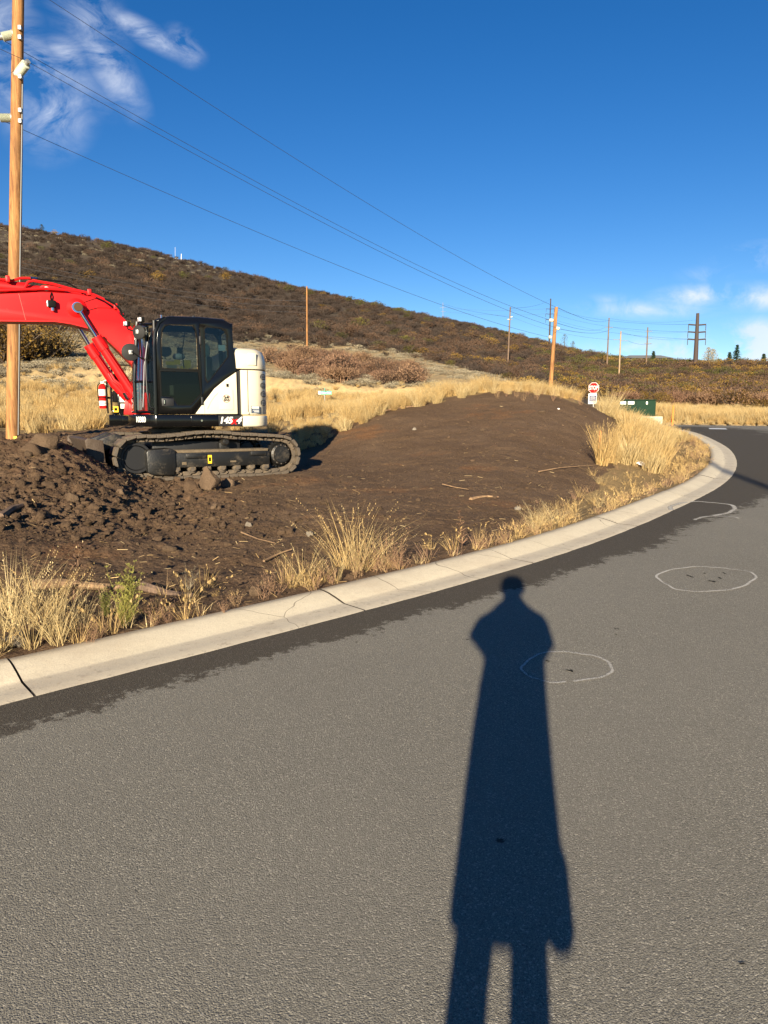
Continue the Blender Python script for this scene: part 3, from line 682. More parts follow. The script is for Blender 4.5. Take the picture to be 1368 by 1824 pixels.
for loop in (w_up, w_lo):
    cx, cz = np.mean([p[0] for p in loop]), np.mean([p[1] for p in loop])
    MB().panel([(cx + (p[0] - cx) * 1.07, cz + (p[1] - cz) * 1.04) for p in loop], 1.221, 1.227, [[(cx + (p[0] - cx) * .99, cz + (p[1] - cz) * .99) for p in loop]]).build('window_seal', M['rubber'], dr_, .001)
MB().panel(w_lo, 1.204, 1.208).build('window_pane', glass_mat('lower_glass', (.22, .25, .24), .35), dr_, smooth=False)
MB().box(.30, .50, 1.222, 1.232, 1.27, 1.40).build('door_handle', M['blackmatt'], dr_, .004)
MB().tube([(.46, 1.24, 1.30), (.46, 1.255, 1.31), (.46, 1.255, 1.37), (.46, 1.24, 1.38)], .010, 8).build('grab_handle', M['chrome'], dr_)
for zz in (2.40, 1.36): MB().box(-.20, -.165, 1.222, 1.24, zz - .07, zz + .07).build('hinge', M['blackmatt'], dr_, .003)
cx, cz = np.mean([p[0] for p in w_rr]), np.mean([p[1] for p in w_rr])
MB().panel([(cx + (p[0] - cx) * 1.10, cz + (p[1] - cz) * 1.06) for p in w_rr], 1.20, 1.208, [w_rr]).build('window_seal', M['rubber'], sh, .002)
rp = MB().panel(w_rr, 1.185, 1.19).build('rear_side_window', glass_mat('rear_glass', (.42, .5, .52)), EX, smooth=False)
MB().box(-.62, -.50, 1.176, 1.18, 2.24, 2.34).build('sticker', M['paper'], rp)
# roof, back, far side
roof = MB().panel([(.62, 2.66), (.50, 2.74), (.30, 2.79), (-.18, 2.80), (-.60, 2.785), (-.70, 2.73), (-.70, 2.69), (.5, 2.69)], .24, 1.17).build('roof', CAB, EX, .02)
MB().lathe([(.03, 0), (.03, .03), (.012, .04), (.012, .05)], 'z', 10, (-.12, 1.0, 2.795)).build('roof_bolt', M['blackmatt'], roof)
MB().lathe([(.012, 0), (.012, .05), (.018, .05), (.018, .065)], 'z', 10, (.42, .95, 2.76)).build('roof_bolt', M['chrome'], roof)
far_out = [(x, z_) for x, z_ in cab_side]
MB().panel(far_out, .20, .25, [[(.50, 1.95), (.49, 2.36), (.42, 2.58), (.30, 2.62), (-.12, 2.64), (-.60, 2.62), (-.68, 2.5), (-.70, 1.95)]]).build('cab_far_side', CAB, EX, .01)
MB().box(-.79, -.75, .25, 1.15, 1.13, 1.92).build('cab_rear', CAB, EX, .01); MB().box(-.77, -.72, .25, 1.15, 2.60, 2.72).build('cab_rear', CAB, EX, .01)
# bowed front glass, frames and lower sill
fp = [(.585, 1.17), (.80, 1.06), (.90, .88), (.93, .60), (.86, .30), (.62, .22)]
def bow(z0, z1, k0, k1, inset=0):
    m_ = MB(); n = len(fp); b = len(m_.v)
    m_.v += [(x * k0 + (1 - k0) * .5 - inset, y, z0) for x, y in fp] + [(x * k1 + (1 - k1) * .5 - inset, y, z1) for x, y in fp]
    m_.f += [(i, i + 1, n + i + 1, n + i) for i in range(n - 1)]; return m_
ws = bow(1.70, 2.62, 1.0, .80).build('windshield', M['frontglass'], EX, fix=False)
lw = bow(1.20, 1.67, 1.02, 1.0).build('lower_windshield', M['frontglass'], EX, fix=False)
def bowpt(i, z_): k = 1.0 if z_ < 1.7 else 1 - .2 * (z_ - 1.7) / .92; return (fp[i][0] * k + (1 - k) * .5, fp[i][1], z_)
fr = MB()
for i in (0, 2, 4, 5): fr.tube([bowpt(i, zz) for zz in (1.15, 1.7, 2.2, 2.62, 2.70)], .02 if i in (1, 4) else .03, 8)
for zz in (1.17, 1.685, 2.64): fr.tube([bowpt(i, zz) for i in range(6)], .022, 8)
fr.build('windshield_frame', CAB, EX)
MB().tube([(.60, 1.205, 1.12), (.585, 1.21, 2.25), (.565, 1.20, 2.48), (.50, 1.19, 2.66), (.38, 1.17, 2.75)], .035, 10).build('front_pillar', CAB, EX)
wp = MB().tube([(.80, 1.10, 1.25), (.78, 1.11, 1.5), (.75, 1.10, 1.95), (.68, 1.10, 2.35)], .009, 6).build('wiper_arm', M['farwire'], EX)
MB().tube([(.62, 1.22, 1.22), (.70, 1.25, 1.26), (.74, 1.25, 1.5), (.74, 1.24, 2.05)], .012, 8).build('grab_rail', M['blackmatt'], EX)
# interior
st = MB(); st.box(-.42, .12, .45, .92, 1.42, 1.56).box(-.45, -.28, .47, .90, 1.5, 2.16).box(-.43, -.31, .57, .80, 2.16, 2.38)
st.build('seat', M['seat'], EX, .05, 3)
cn = MB().box(-.3, .25, .93, 1.08, 1.2, 1.66).box(-.3, .25, .30, .42, 1.2, 1.66).build('console', M['seat'], EX, .02)
for yy in (.38, 1.0): MB().tube([(.2, yy, 1.66), (.24, yy, 1.80), (.23, yy, 1.86)], [.012, .012, .024], 8).build('joystick', M['rubber'], cn)
MB().box(-.70, .5, .26, 1.14, 1.13, 1.19).build('cab_floor', M['blackmatt'], EX)
MB().box(.46, .52, .30, .60, 1.95, 2.2).build('monitor', M['blackmatt'], EX, .01)
for x0, x1, z0, z1, mm in ((.16, .26, 1.98, 2.06, 'yellow'), (-.02, .10, 1.93, 2.06, 'yellow'), (.26, .40, 1.97, 2.03, 'yellow'), (.22, .38, 1.88 + .02, 1.97, 'tan'), (.02, .16, 1.90, 1.96, 'yellow')):
    MB().box(x0, x1, 1.150, 1.156, z0, z1).build('warning_sticker', M[mm], EX)
MB().box(.0, .46, .40, .44, 2.12, 2.34).build('sun_shade', M['tan'], EX, .02)
hv = MB().lathe([(.001, .0), (.09, .005), (.11, .04), (.09, .09), (.001, .11)], 'z', 16, (.12, .75, 2.10)).build('hard_hat', M['white'], None)
tag(hv, 'white hard hat behind the upper door window of the excavator cab', 'hard hat'); hv.matrix_world = Matrix.Translation(EX.location) @ Matrix.Rotation(R(204), 4, 'Z')
MB().tube([(.1, 1.16, 1.92), (.12, 1.16, 2.2), (.06, 1.16, 2.55)], .008, 6).build('seat_belt', M['rubber'], EX)
# mirrors and work lights
mr = MB().lathe([(.001, -.02), (.10, -.015), (.145, 0), (.14, .012), (.10, .03), (.03, .045), (.001, .05)], 'y', 28, (.97, 1.20, 2.16)); mr = mr.build('mirror', M['mirror_back'], EX)
MB().tube([(.97, 1.25, 2.16), (.95, 1.27, 2.16), (.80, 1.24, 2.06), (.66, 1.22, 2.03)], .012, 8).build('mirror_arm', M['rubber'], mr)
MB().box(.94, 1.0, 1.24, 1.27, 2.12, 2.19).build('mirror_clamp', M['galv'], mr, .006)
mr2 = MB().lathe([(.001, -.02), (.10, -.015), (.12, 0), (.115, .012), (.08, .03), (.001, .045)], 'y', 24, (0, 0, 0)); mr2 = mr2.build('mirror', M['mirror_back'], EX, loc=(.81, 1.12, 2.50), rot=(0, 0, R(-38)))
MB().box(-.02, .03, .04, .06, -.03, .04).build('mirror_clamp', M['galv'], mr2, .005)
MB().tube([(.80, 1.14, 2.42), (.79, 1.14, 2.2), (.78, 1.14, 2.05)], .011, 8).build('mirror_post', M['rubber'], EX)
for lx_, ly_, lz_ in ((.98, .86, 2.66), (.76, 1.02, 2.72)):
    w = MB().box(-.055, .045, -.05, .05, -.042, .042).build('work_light', M['rubber'], EX, .012, loc=(lx_, ly_, lz_))
    MB().box(.044, .052, -.042, .042, -.036, .036).build('lamp_glass', M['lens'], w, .004)
    MB().box(-.0, .036, .048, .054, -.03, .034).build('lamp_side', M['lens'], w, .004)
    MB().tube([(0, 0, -.045), (-.02, 0, -.09), (-.12, .02, -.12)], .012, 6).build('lamp_bracket', M['rubber'], w)
# cream panels of the house
side = MB().panel([(-.06, 1.135), (-.22, 1.345), (-.40, 1.575), (-.60, 1.74), (-.795, 1.875), (-.80, 1.135)], 1.19, 1.222).build('side_panel', M['cream'], EX, .008)
MB().box(-.2215, -.2185, 1.2215, 1.2225, 1.14, 1.33).build('panel_gap', M['rubber'], side)
hatch = MB().panel([(-.48, 1.21), (-.47, 1.50), (-.52, 1.535), (-.68, 1.585), (-.725, 1.56), (-.735, 1.23), (-.715, 1.205)], 1.222, 1.232).build('hatch', M['cream'], side, .007)
MB().panel([(-.26, 1.22), (-.33, 1.36), (-.40, 1.455), (-.47, 1.515), (-.475, 1.505), (-.405, 1.44), (-.34, 1.35), (-.275, 1.22)], 1.2215, 1.2235).build('panel_crease', M['galv'], side)
MB().tube([(-.63, 1.226, 1.615), (-.63, 1.226, 1.665)], .020, 12).build('lock_slot', M['rubber'], side)
lg = MB()
ringp = [(-.605 + .070 * math.cos(a), 1.405 + .070 * math.sin(a)) for a in np.linspace(0, 2 * math.pi, 28)[:-1]]; rin = [(-.605 + .061 * math.cos(a), 1.405 + .061 * math.sin(a)) for a in np.linspace(0, 2 * math.pi, 28)[:-1]]
lg.panel(ringp, 1.2325, 1.2335, [rin]).build('round_logo', paint('logo_maroon', (.25, .03, .04), .5), hatch)
text_mesh('Split', .062, M['rubber'], L_side(-.605, 1.43, 1.234), .001, .15, .002, 'round_logo', hatch, .9)
text_mesh('BAR', .058, M['rubber'], L_side(-.61, 1.38, 1.234), .001, 0, .002, 'round_logo', hatch, .9)
# counterweight plan (rounded tail)
def tail(off=0, front=-.875):
    half = [(front, 1.225), (-1.14, 1.215), (-1.24, 1.17), (-1.32, 1.09), (-1.39, .96), (-1.45, .80), (-1.50, .55), (-1.53, .28), (-1.54, 0)]
    half = [(x + off * (1 if x < -1 else 0), y - off * (1 if y > .3 else 0)) for x, y in half]
    return half + [(x, -y) for x, y in half[-2::-1]]
MB().plan([(x - .0, y) for x, y in tail(0, -.89)], .905, 1.108).build('counterweight', M['cream'], EX, .035, 3)
rear = MB().plan(tail(.012, -.875), 1.125, 1.915).build('rear_housing', M['cream'], EX, .012)
b = MB(); tp = tail(.006, -.80)
b.rings([[(x, y, 1.935) for x, y in tp], [(x * .995, y * .995, 2.08) for x, y in tp], [(x * .97 - .01, y * .975, 2.20) for x, y in tp], [(x * .92 - .05, y * .92, 2.275) for x, y in tp], [(x * .84 - .11, y * .84, 2.31) for x, y in tp]])
hood = b.build('engine_hood', M['cream'], EX, .012)
MB().panel([(-1.0, 2.0), (-1.01, 2.215), (-1.03, 2.225), (-1.16, 2.22), (-1.16, 2.0)], 1.19, 1.226).build('hood_bulge', M['cream'], hood, .012)
for x in (-.995,): MB().box(x - .0035, x + .0035, 1.210, 1.2165, 1.13, 1.91).build('panel_gap', M['rubber'], rear)
MB().box(-1.01, -.99, 1.21, 1.226, 1.13, 1.17).build('latch', M['galv'], rear, .003)
MB().box(-.872, -.80, .9, 1.17, 1.13, 1.90).build('side_duct', M['blackmatt'], EX)
# louvred slots on the rounded corner
def tail_pt(t):
    P = [(-1.14, 1.215), (-1.24, 1.17), (-1.32, 1.09), (-1.39, .96), (-1.45, .80), (-1.50, .55), (-1.53, .28)]
    t = t * (len(P) - 1); i = min(int(t), len(P) - 2); f = t - i; a, b_ = Vector(P[i]), Vector(P[i + 1]); p = a.lerp(b_, f); dv = (b_ - a).normalized(); return p, Vector((dv.y, -dv.x)) * -1
for k in range(4):
    zc = 1.80 - k * .155; ringa = []
    V = []; steps = 12
    up_, lo_ = [], []
    for i in range(steps + 1):
        t = .16 + .34 * i / steps; p, nn = tail_pt(t); hgt = .062 * math.sqrt(max(0, 1 - (2 * i / steps - 1) ** 2 * .9))
        nn = Vector((p.x + .5, p.y)).normalized() * .004
        up_.append((p.x + nn.x, p.y + nn.y - .008, zc + hgt)); lo_.append((p.x + nn.x, p.y + nn.y - .008, zc - hgt * .8))
    g_ = MB(); g_.rings([up_, lo_], cap=False, closed=False); gr_ = g_.build('air_grille', M['grille'], rear, fix=False)
    for q in (.25, .5, .75):
        g_ = MB(); g_.tube([(a[0] - .004, a[1] + .004, a[2] * (1 - q) + b_[2] * q + .02 * (i / steps - .5)) for i, (a, b_) in enumerate(zip(up_, lo_)) if 1 < i < steps - 1], .005, 5); g_.build('slat', M['galv'], gr_)
p, nn = tail_pt(.28)
MB().box(-1.20, -1.05, 1.208, 1.214, 1.15, 1.28).build('warning_decal', M['darkblue'], rear, rot=(0, 0, 0)); MB().box(-1.19, -1.06, 1.213, 1.216, 1.235, 1.27).box(-1.19, -1.10, 1.213, 1.216, 1.17, 1.18).box(-1.19, -1.08, 1.213, 1.216, 1.20, 1.208).build('decal_text', M['paper'], rear)
# right-hand boxes ahead of the boom foot
tb = MB().box(.55, 1.10, -1.18, -.42, 1.125, 1.60).build('tool_box', CAB, EX, .02)
MB().box(.80, 1.07, -.418, -.414, 1.36, 1.58).build('load_chart', M['paper'], tb); MB().box(.84, 1.06, -.418, -.414, 1.24, 1.33).build('load_chart', M['paper'], tb)
for zz in (1.42, 1.46, 1.50, 1.54): MB().box(.83, 1.04, -.414, -.412, zz, zz + .006).build('printed_line', M['textgrey'], tb)
MB().box(1.10, 1.19, -.46, -.44, 1.17, 1.28).build('warning_decal', M['yellow'], EX)
MB().box(1.12, 1.17, -.44, -.437, 1.20, 1.25).build('decal_text', M['rubber'], EX)
MB().box(1.05, 1.20, -1.0, -.45, 1.125, 1.22).build('front_step', CAB, EX, .02)
MB().box(1.08, 1.17, -.80, -.60, 1.36, 1.58).build('horn_block', M['rubber'], EX, .02)
for k in range(3): MB().lathe([(.03, 0), (.03, .02), (.001, .022)], 'x', 12, (1.18, -.62, 1.40 + .06 * k)).build('hose_port', M['chrome'], EX)
MB().tube([(1.26, -.9, 1.15), (1.27, -.9, 1.6), (1.22, -.9, 2.02), (1.05, -.9, 2.08), (.7, -.9, 2.08), (.66, -.9, 1.58)], .016, 8).build('handrail', M['rubber'], EX)
MB().tube([(1.21, -.6, 1.2), (1.20, -.6, 1.7), (1.17, -.6, 1.99)], .018, 8).build('mirror_post', M['rubber'], EX)
# boom
top = [(5.1, 2.42), (4.6, 2.72), (3.9, 2.98), (2.91, 3.13), (2.26, 3.205), (1.78, 3.21), (1.50, 3.18), (1.28, 3.09), (1.12, 2.98), (1.00, 2.87), (.90, 2.76), (.78, 2.60), (.62, 2.30), (.42, 1.80), (.34, 1.42)]
bot = [(.50, 1.24), (.62, 1.40), (.87, 2.04), (1.04, 2.22), (1.22, 2.40), (1.40, 2.55), (1.56, 2.635), (1.85, 2.70), (2.10, 2.725), (2.94, 2.69), (3.9, 2.56), (4.7, 2.30), (5.0, 2.16)]
boom = MB().panel(top + bot, -.19, .19).build('boom', M['red'], EX, .012)
MB().panel([(x, z_ + .012) for x, z_ in bot[2:12]] + [(x, z_ - .012) for x, z_ in bot[11:1:-1]], -.205, .205).build('boom_flange', M['red'], boom)
MB().tube([(2.63, .191, 3.15), (2.55, .191, 2.71)], .004, 5).build('weld_bead', paint('primer_pink', (.62, .12, .10), .5), boom)
boss = MB().lathe([(.165, .185), (.16, .205), (.12, .235), (.085, .26)], 'y', 32, (1.74, 0, 2.97)).build('cylinder_pin', M['red'], boom)
MB().lathe([(.072, .26), (.076, .34), (.070, .36), (.001, .36)], 'y', 24, (1.715, 0, 2.965)).build('pin_cap', M['brown_cap'], boss)
KM = L_side(3.06, 2.92, .193)
text_mesh('K', .27, M['paper'], KM, .001, 0, .012, 'boom_letter', boom); text_mesh('K', .27, M['rubber'], L_side(3.06, 2.92, .1965), .0005, 0, .001, 'boom_letter', boom)
# arm cylinder on the boom, its lug, and pipes
MB().panel([(2.32, 3.17), (2.36, 3.26), (2.26, 3.335), (2.05, 3.33), (1.85, 3.22), (1.80, 3.17)], -.10, .10).build('cylinder_lug', M['red'], boom, .01)
MB().lathe([(.04, -.13), (.04, .13), (.001, .135)], 'y', 16, (2.20, 0, 3.27)).build('lug_pin', M['galv'], boom)
ac = MB().tube([(2.26, 0, 3.27), (2.50, 0, 3.265), (2.52, 0, 3.265), (4.0, 0, 3.32)], [.06, .075, .105, .105], 20).build('arm_cylinder', M['red'], EX)
MB().tube([(4.0, 0, 3.32), (5.0, 0, 3.1)], .045, 12).build('cylinder_rod', M['chrome'], ac)
pipe = lambda pts, r=.022, nm='hydraulic_pipe', mt='red': MB().tube(pts, r, 8).build(nm, M[mt], boom)
for yo, dz in ((.20, .015), (.15, .03), (-.16, .03)):
    pipe([(4.2, yo, 2.96 + dz), (2.91, yo, 3.165 + dz), (2.26, yo, 3.24 + dz), (1.78, yo, 3.245 + dz), (1.5, yo, 3.215 + dz), (1.28, yo, 3.125 + dz), (1.12, yo, 3.03 + dz), (.98, yo, 2.88 + dz)], .019)
pipe([(2.6, .13, 3.19), (2.55, .13, 3.24), (2.48, .13, 3.36), (2.40, .12, 3.39), (2.1, .12, 3.36), (1.80, .13, 3.29), (1.60, .14, 3.255), (1.45, .14, 3.24)], .024)
pipe([(3.6, .1, 3.36), (2.90, .10, 3.38), (2.72, .10, 3.37), (2.60, .10, 3.42), (2.50, .10, 3.43), (2.42, .1, 3.43)], .022)
pipe([(2.44, .10, 3.432), (2.33, .10, 3.428)], .024, 'hose_coupling', 'chrome')
pipe([(2.33, .10, 3.43), (2.1, .08, 3.42), (1.88, .05, 3.42), (1.72, .03, 3.33), (1.62, .0, 3.24)], .014, 'hose', 'rubber')
pipe([(1.28, .2, 3.15), (1.12, .21, 3.07), (1.04, .21, 2.99), (.98, .2, 2.86)], .022, 'hose', 'rubber')
for xx, zz in ((2.78, 3.38), (1.52, 3.25), (1.10, 3.03)): MB().box(xx - .03, xx + .03, .06, .225, zz - .05, zz + .05).build('pipe_clamp', M['red'], boom, .006)
pipe([(1.64, .192, 3.06), (1.5, .194, 3.12), (1.36, .194, 3.17)], .006, 'hose', 'rubber'); pipe([(1.58, .192, 2.93), (1.4, .194, 2.99), (1.22, .194, 3.0), (1.15, .2, 3.0)], .006, 'hose', 'rubber')
bl = MB().box(2.06, 2.20, .21, .29, 2.945, 3.065).build('work_light', M['rubber'], boom, .022)
MB().box(2.185, 2.208, .215, .285, 2.955, 3.055).build('lamp_glass', M['lens'], bl, .006); MB().tube([(2.12, .25, 2.94), (2.12, .25, 2.89)], .03, 10).build('lamp_foot', M['chrome'], bl)
MB().tube([(2.14, .22, 3.06), (2.15, .21, 3.13), (2.13, .2, 3.20)], .008, 6).build('cable', M['rubber'], bl); MB().tube([(2.12, .2, 3.06), (2.11, .21, 3.13), (2.12, .2, 3.2)], .007, 6).build('cable', M['rubber'], bl)
# boom cylinders
for yy, x0, z0 in ((.30, 1.73, 2.96), (-.30, 1.84, 2.90)):
    ox = Vector((0 if yy > 0 else .11, 0, 0 if yy > 0 else -.09))
    a, b_, c_, e_ = Vector((x0, yy, z0)), Vector((1.45, yy, 2.47)) + ox, Vector((1.05, yy, 1.78)) + ox, Vector((.86, yy, 1.45)) + ox * .5
    cyl = MB().tube([b_, b_.lerp(c_, .10), b_.lerp(c_, .101), b_.lerp(c_, .30), b_.lerp(c_, .301), c_, e_], [.092, .092, .098, .098, .083, .083, .08], 22).build('boom_cylinder', M['red'], EX, sharp=25)
    MB().tube([a, b_], .036, 16).build('cylinder_rod', M['chrome'], cyl)
    dirc = (b_ - c_).normalized(); ax = dirc.orthogonal().normalized(); ay = dirc.cross(ax)
    bo = MB()
    for k in range(10):
        q = b_.lerp(c_, .02) + (ax * math.cos(k * .628) + ay * math.sin(k * .628)) * .083; bo.tube([q, q + dirc * .03], .011, 6)
    tag(bo.build('gland_bolt', M['red'], cyl), kind='stuff')
    MB().tube([b_.lerp(c_, .22) + Vector((.02, .11, .05)), b_.lerp(c_, .4) + Vector((.0, .11, .04)), c_ + Vector((-.02, .11, .03)), e_ + Vector((-.03, .11, .02))], .012, 6).build('hydraulic_pipe', M['red'], cyl)
    MB().lathe([(.09, -.045), (.09, .045)], 'y', 20, (x0, yy, z0)).build('rod_eye', M['chrome'], cyl)
for k, (ya, xo) in enumerate(((.14, 0), (.08, .05), (.02, -.04), (.22, .02))):
    pipe([(1.22 + xo, ya, 1.86), (1.16 + xo, ya + .03, 1.74), (1.06 + xo, ya + .05, 1.66), (.98, ya + .05, 1.45), (.90, ya, 1.28)], .019, 'hose', 'red' if k % 2 else 'rubber')
    pipe([(1.02 + xo * .4, ya + .06, 1.52), (.96 + xo * .4, ya + .055, 1.40)], .022, 'hose_coupling', 'chrome')
MB().panel([(.25, 1.13), (.35, 1.55), (.6, 1.62), (.98, 1.44), (1.02, 1.13)], -.30, -.24).panel([(.25, 1.13), (.35, 1.50), (.6, 1.55), (.94, 1.40), (.98, 1.13)], .205, .24).build('boom_bracket', M['red'], EX, .01)
# arm and bucket, beyond the picture's left edge
arm = MB().panel([(4.75, 2.85), (5.15, 3.0), (5.35, 2.6), (5.55, .95), (5.35, .85), (4.95, 2.1)], -.14, .14).build('arm', M['red'], EX, .015)
bp = [(5.35, .95), (5.75, .85), (6.0, .45), (5.95, .05), (5.6, -.12), (5.1, -.1), (5.1, -.06), (5.55, -.05), (5.85, .1), (5.88, .42), (5.65, .75), (5.3, .80)]
bk = MB().panel(bp, -.42, .42).panel([(5.32, .9), (5.72, .83), (5.95, .45), (5.9, .05), (5.6, -.08), (5.12, -.06)], .42, .45).panel([(5.32, .9), (5.72, .83), (5.95, .45), (5.9, .05), (5.6, -.08), (5.12, -.06)], -.45, -.42).build('bucket', M['bladesteel'], EX, .008)
for k in range(5): MB().panel([(5.12, -.10), (5.12, -.04), (4.92, -.075)], -.36 + k * .17, -.30 + k * .17).build('bucket_tooth', M['steel'], bk)

# undercarriage, turned a little against the house
UC = Matrix.Rotation(R(6), 4, 'Z')
def ub(mb, *a, **k):
    mb.v = [tuple(UC @ Vector(p)) for p in mb.v]; return mb.build(*a, **k)
IX, SX, IZ, IR, SR = 1.07, -1.53, .385, .345, .315
loop = []
for t in np.linspace(-90, 90, 26): loop.append((IX + IR * math.cos(R(t)), IZ + IR * math.sin(R(t))))
for x in np.linspace(IX - .1, -.45, 14): loop.append((x, .745 + .02 * math.sin((x - IX) * 4.0) + (.04 * (1 - (x + .45) / 1.5))))
for x in np.linspace(-.55, SX + .1, 10): loop.append((x, .785 - .075 * ((-.45 - x) / 1.0) ** .8))
for t in np.linspace(90, 270, 24): loop.append((SX + SR * math.cos(R(t)), IZ - .005 + SR * math.sin(R(t))))
for x in np.linspace(SX + .1, IX - .1, 30): loop.append((x, .045 + .006 * math.sin(x * 7)))
lp = np.array(loop + [loop[0]]); sl = np.r_[0, np.cumsum(np.hypot(*np.diff(lp, axis=0).T))]; NS = 44; tt = np.linspace(0, sl[-1], NS, endpoint=False)
shoe = MB().panel([(-.080, -.01), (-.082, .022), (-.070, .05), (.055, .052), (.078, .034), (.080, .0)], -.25, .25)
shoe_me = shoe.build('track_shoe', M['shoe'], link=False, bevel=.004, seg=1)
for sgn in (1, -1):
    ch = MB()
    for t in tt:
        x, z_ = np.interp(t, sl, lp[:, 0]), np.interp(t, sl, lp[:, 1]); x2, z2 = np.interp((t + .08) % sl[-1], sl, lp[:, 0]), np.interp((t + .08) % sl[-1], sl, lp[:, 1]); x1, z1 = np.interp((t - .08) % sl[-1], sl, lp[:, 0]), np.interp((t - .08) % sl[-1], sl, lp[:, 1])
        tx, tz = x2 - x1, z2 - z1; l_ = math.hypot(tx, tz); tx /= l_; tz /= l_
        # outward normal is to the right of the travel direction
        M4 = Matrix(((tx, 0, tz, x), (0, 1, 0, 0), (tz, 0, -tx, z_), (0, 0, 0, 1)))
        base = UC @ Matrix.Translation((0, sgn * .995, 0)) @ M4
        o = place_mesh('track_shoe', shoe_me, EX); o.matrix_local = base @ Matrix.Translation((0, rng.uniform(-.004, .004), rng.uniform(-.003, .003)))
        for w_ in (-.10, .10):
            ch.box(-.075, .06, w_ - .02, w_ + .02, -.075, -.004, Matrix.Translation((0, sgn * .995, 0)) @ M4)
        ch.cyl(*[tuple((Matrix.Translation((0, sgn * .995, 0)) @ M4) @ Vector((-.07, w2, -.042))) for w2 in (-.15, .15)], .022, 6)
    tag(ub(ch, 'track_chain', M['shoe'], EX), kind='stuff')
    Y0 = sgn * .995
    fr_ = MB().box(-1.30, .62, Y0 - .16, Y0 + .20, .20, .46); ob = ub(fr_, 'track_frame', M['muddy'], EX, bevel=.015)
    ub(MB().box(-1.28, .60, Y0 - .15, Y0 + .17, .455, .505), 'mud_cake', M['mudcake'], ob, bevel=.01)
    gb = MB().panel([(.48, .08), (.44, .20), (.44, .50), (.52, .545), (.90, .53), (.93, .48), (.92, .14), (.84, .09)], Y0 - .16, Y0 + .235); ub(gb, 'idler_guard', M['muddy'], EX, bevel=.02)
    ub(MB().box(-.10, .26, Y0 + .19, Y0 + .24, .36, .44), 'track_bracket', M['muddy'], ob, bevel=.01); ub(MB().box(-1.22, -.92, Y0 + .19, Y0 + .24, .38, .46), 'track_bracket', M['muddy'], ob, bevel=.01)
    if sgn > 0:
        ub(MB().box(-.20, -.13, Y0 + .203, Y0 + .207, .26, .41), 'warning_decal', M['yellow'], ob); ub(MB().box(-.185, -.145, Y0 + .206, Y0 + .209, .30, .37), 'decal_text', M['rubber'], ob)
        for k_ in range(5): ub(MB().box(.25 - k_ * .30, .33 - k_ * .29, Y0 + .2, Y0 + .206, .25 + .02 * (k_ % 2), .30), 'paint_scuff', M['mudcake'], ob) if k_ in (0, 3) else None
    ub(MB().lathe([(.001, Y0 - .12), (.26, Y0 - .12), (.26, Y0 - .05), (.20, Y0 - .04), (.20, Y0 + .04), (.26, Y0 + .05), (.26, Y0 + .08), (.22, Y0 + .08), (.20, Y0 + .04), (.001, Y0 + .04)], 'y', 28, (IX, 0, IZ)), 'idler', M['blackmatt'], EX)  # matt black puts the shade of the void behind the shoes into the colour
    sp_ = MB(); nt = 21
    ringo = [(SX + (.255 if (k % 2) else .215) * math.cos(math.pi * k / nt), IZ + (.255 if (k % 2) else .215) * math.sin(math.pi * k / nt)) for k in range(2 * nt)]
    sp_.panel(ringo, Y0 - .03, Y0 + .03); sp = ub(sp_, 'sprocket', M['muddy'], EX)
    ub(MB().lathe([(.001, Y0 - .1), (.20, Y0 - .1), (.21, Y0 + .10), (.19, Y0 + .13), (.19, Y0 + .17), (.155, Y0 + .19), (.15, Y0 + .225), (.001, Y0 + .23)], 'y', 32, (SX, 0, IZ)), 'final_drive', M['muddy'], EX)
    for k in range(12): q = k * math.pi / 6; ub(MB().lathe([(.014, Y0 + .17), (.014, Y0 + .185), (.001, Y0 + .186)], 'y', 8, (SX + .172 * math.cos(q), 0, IZ + .172 * math.sin(q))), 'hub_bolt', M['steel'], sp)
    for x in np.linspace(.42, -1.22, 7):
        ub(MB().lathe([(.001, Y0 - .17), (.075, Y0 - .17), (.075, Y0 - .10), (.055, Y0 - .09), (.055, Y0 + .09), (.075, Y0 + .10), (.075, Y0 + .17), (.04, Y0 + .18), (.04, Y0 + .21), (.001, Y0 + .21)], 'y', 16, (x, 0, .17)), 'track_roller', M['shoe'], EX)
        ub(MB().box(x - .06, x + .06, Y0 + .17, Y0 + .205, .145, .21), 'roller_bracket', M['mudcake'], EX, bevel=.012)
    cr = MB().lathe([(.001, Y0 - .12), (.065, Y0 - .12), (.065, Y0 + .12), (.04, Y0 + .15), (.001, Y0 + .15)], 'y', 18, (-.50, 0, .635)); ub(cr, 'carrier_roller', M['muddy'], EX)
    ub(MB().box(-.60, -.42, Y0 - .10, Y0 - .02, .45, .62), 'roller_stand', M['muddy'], EX, bevel=.01)
ub(MB().box(-.85, .75, -.85, .85, .38, .66).lathe([(.60, .66), (.58, .82)], 'z', 28), 'car_body', M['blackmatt'], EX, bevel=.02)
# dozer blade and push arms
prof_b = [(1.74, .02), (1.86, .05), (1.80, .18), (1.77, .36), (1.80, .54), (1.87, .70), (1.84, .72), (1.68, .70), (1.62, .55), (1.64, .2)]
bld = MB().panel(prof_b, -1.245, 1.245); bo = ub(bld, 'dozer_blade', M['bladesteel'], EX, bevel=.012)
ub(MB().panel([(1.58, .03), (1.62, .70), (1.86, .74), (1.90, .70), (1.86, .36), (1.93, .02)], 1.235, 1.26), 'blade_end_plate', M['bladesteel'], bo, bevel=.006)
ub(MB().panel([(1.58, .03), (1.62, .70), (1.86, .74), (1.90, .70), (1.86, .36), (1.93, .02)], -1.26, -1.235), 'blade_end_plate', M['bladesteel'], bo, bevel=.006)
for yy in (.40, -.40):
    ub(MB().panel([(.70, .34), (.70, .52), (1.1, .72), (1.30, .80), (1.66, .66), (1.68, .44), (1.3, .55)], yy - .09, yy + .09), 'push_arm', M['muddy'], EX, bevel=.012)
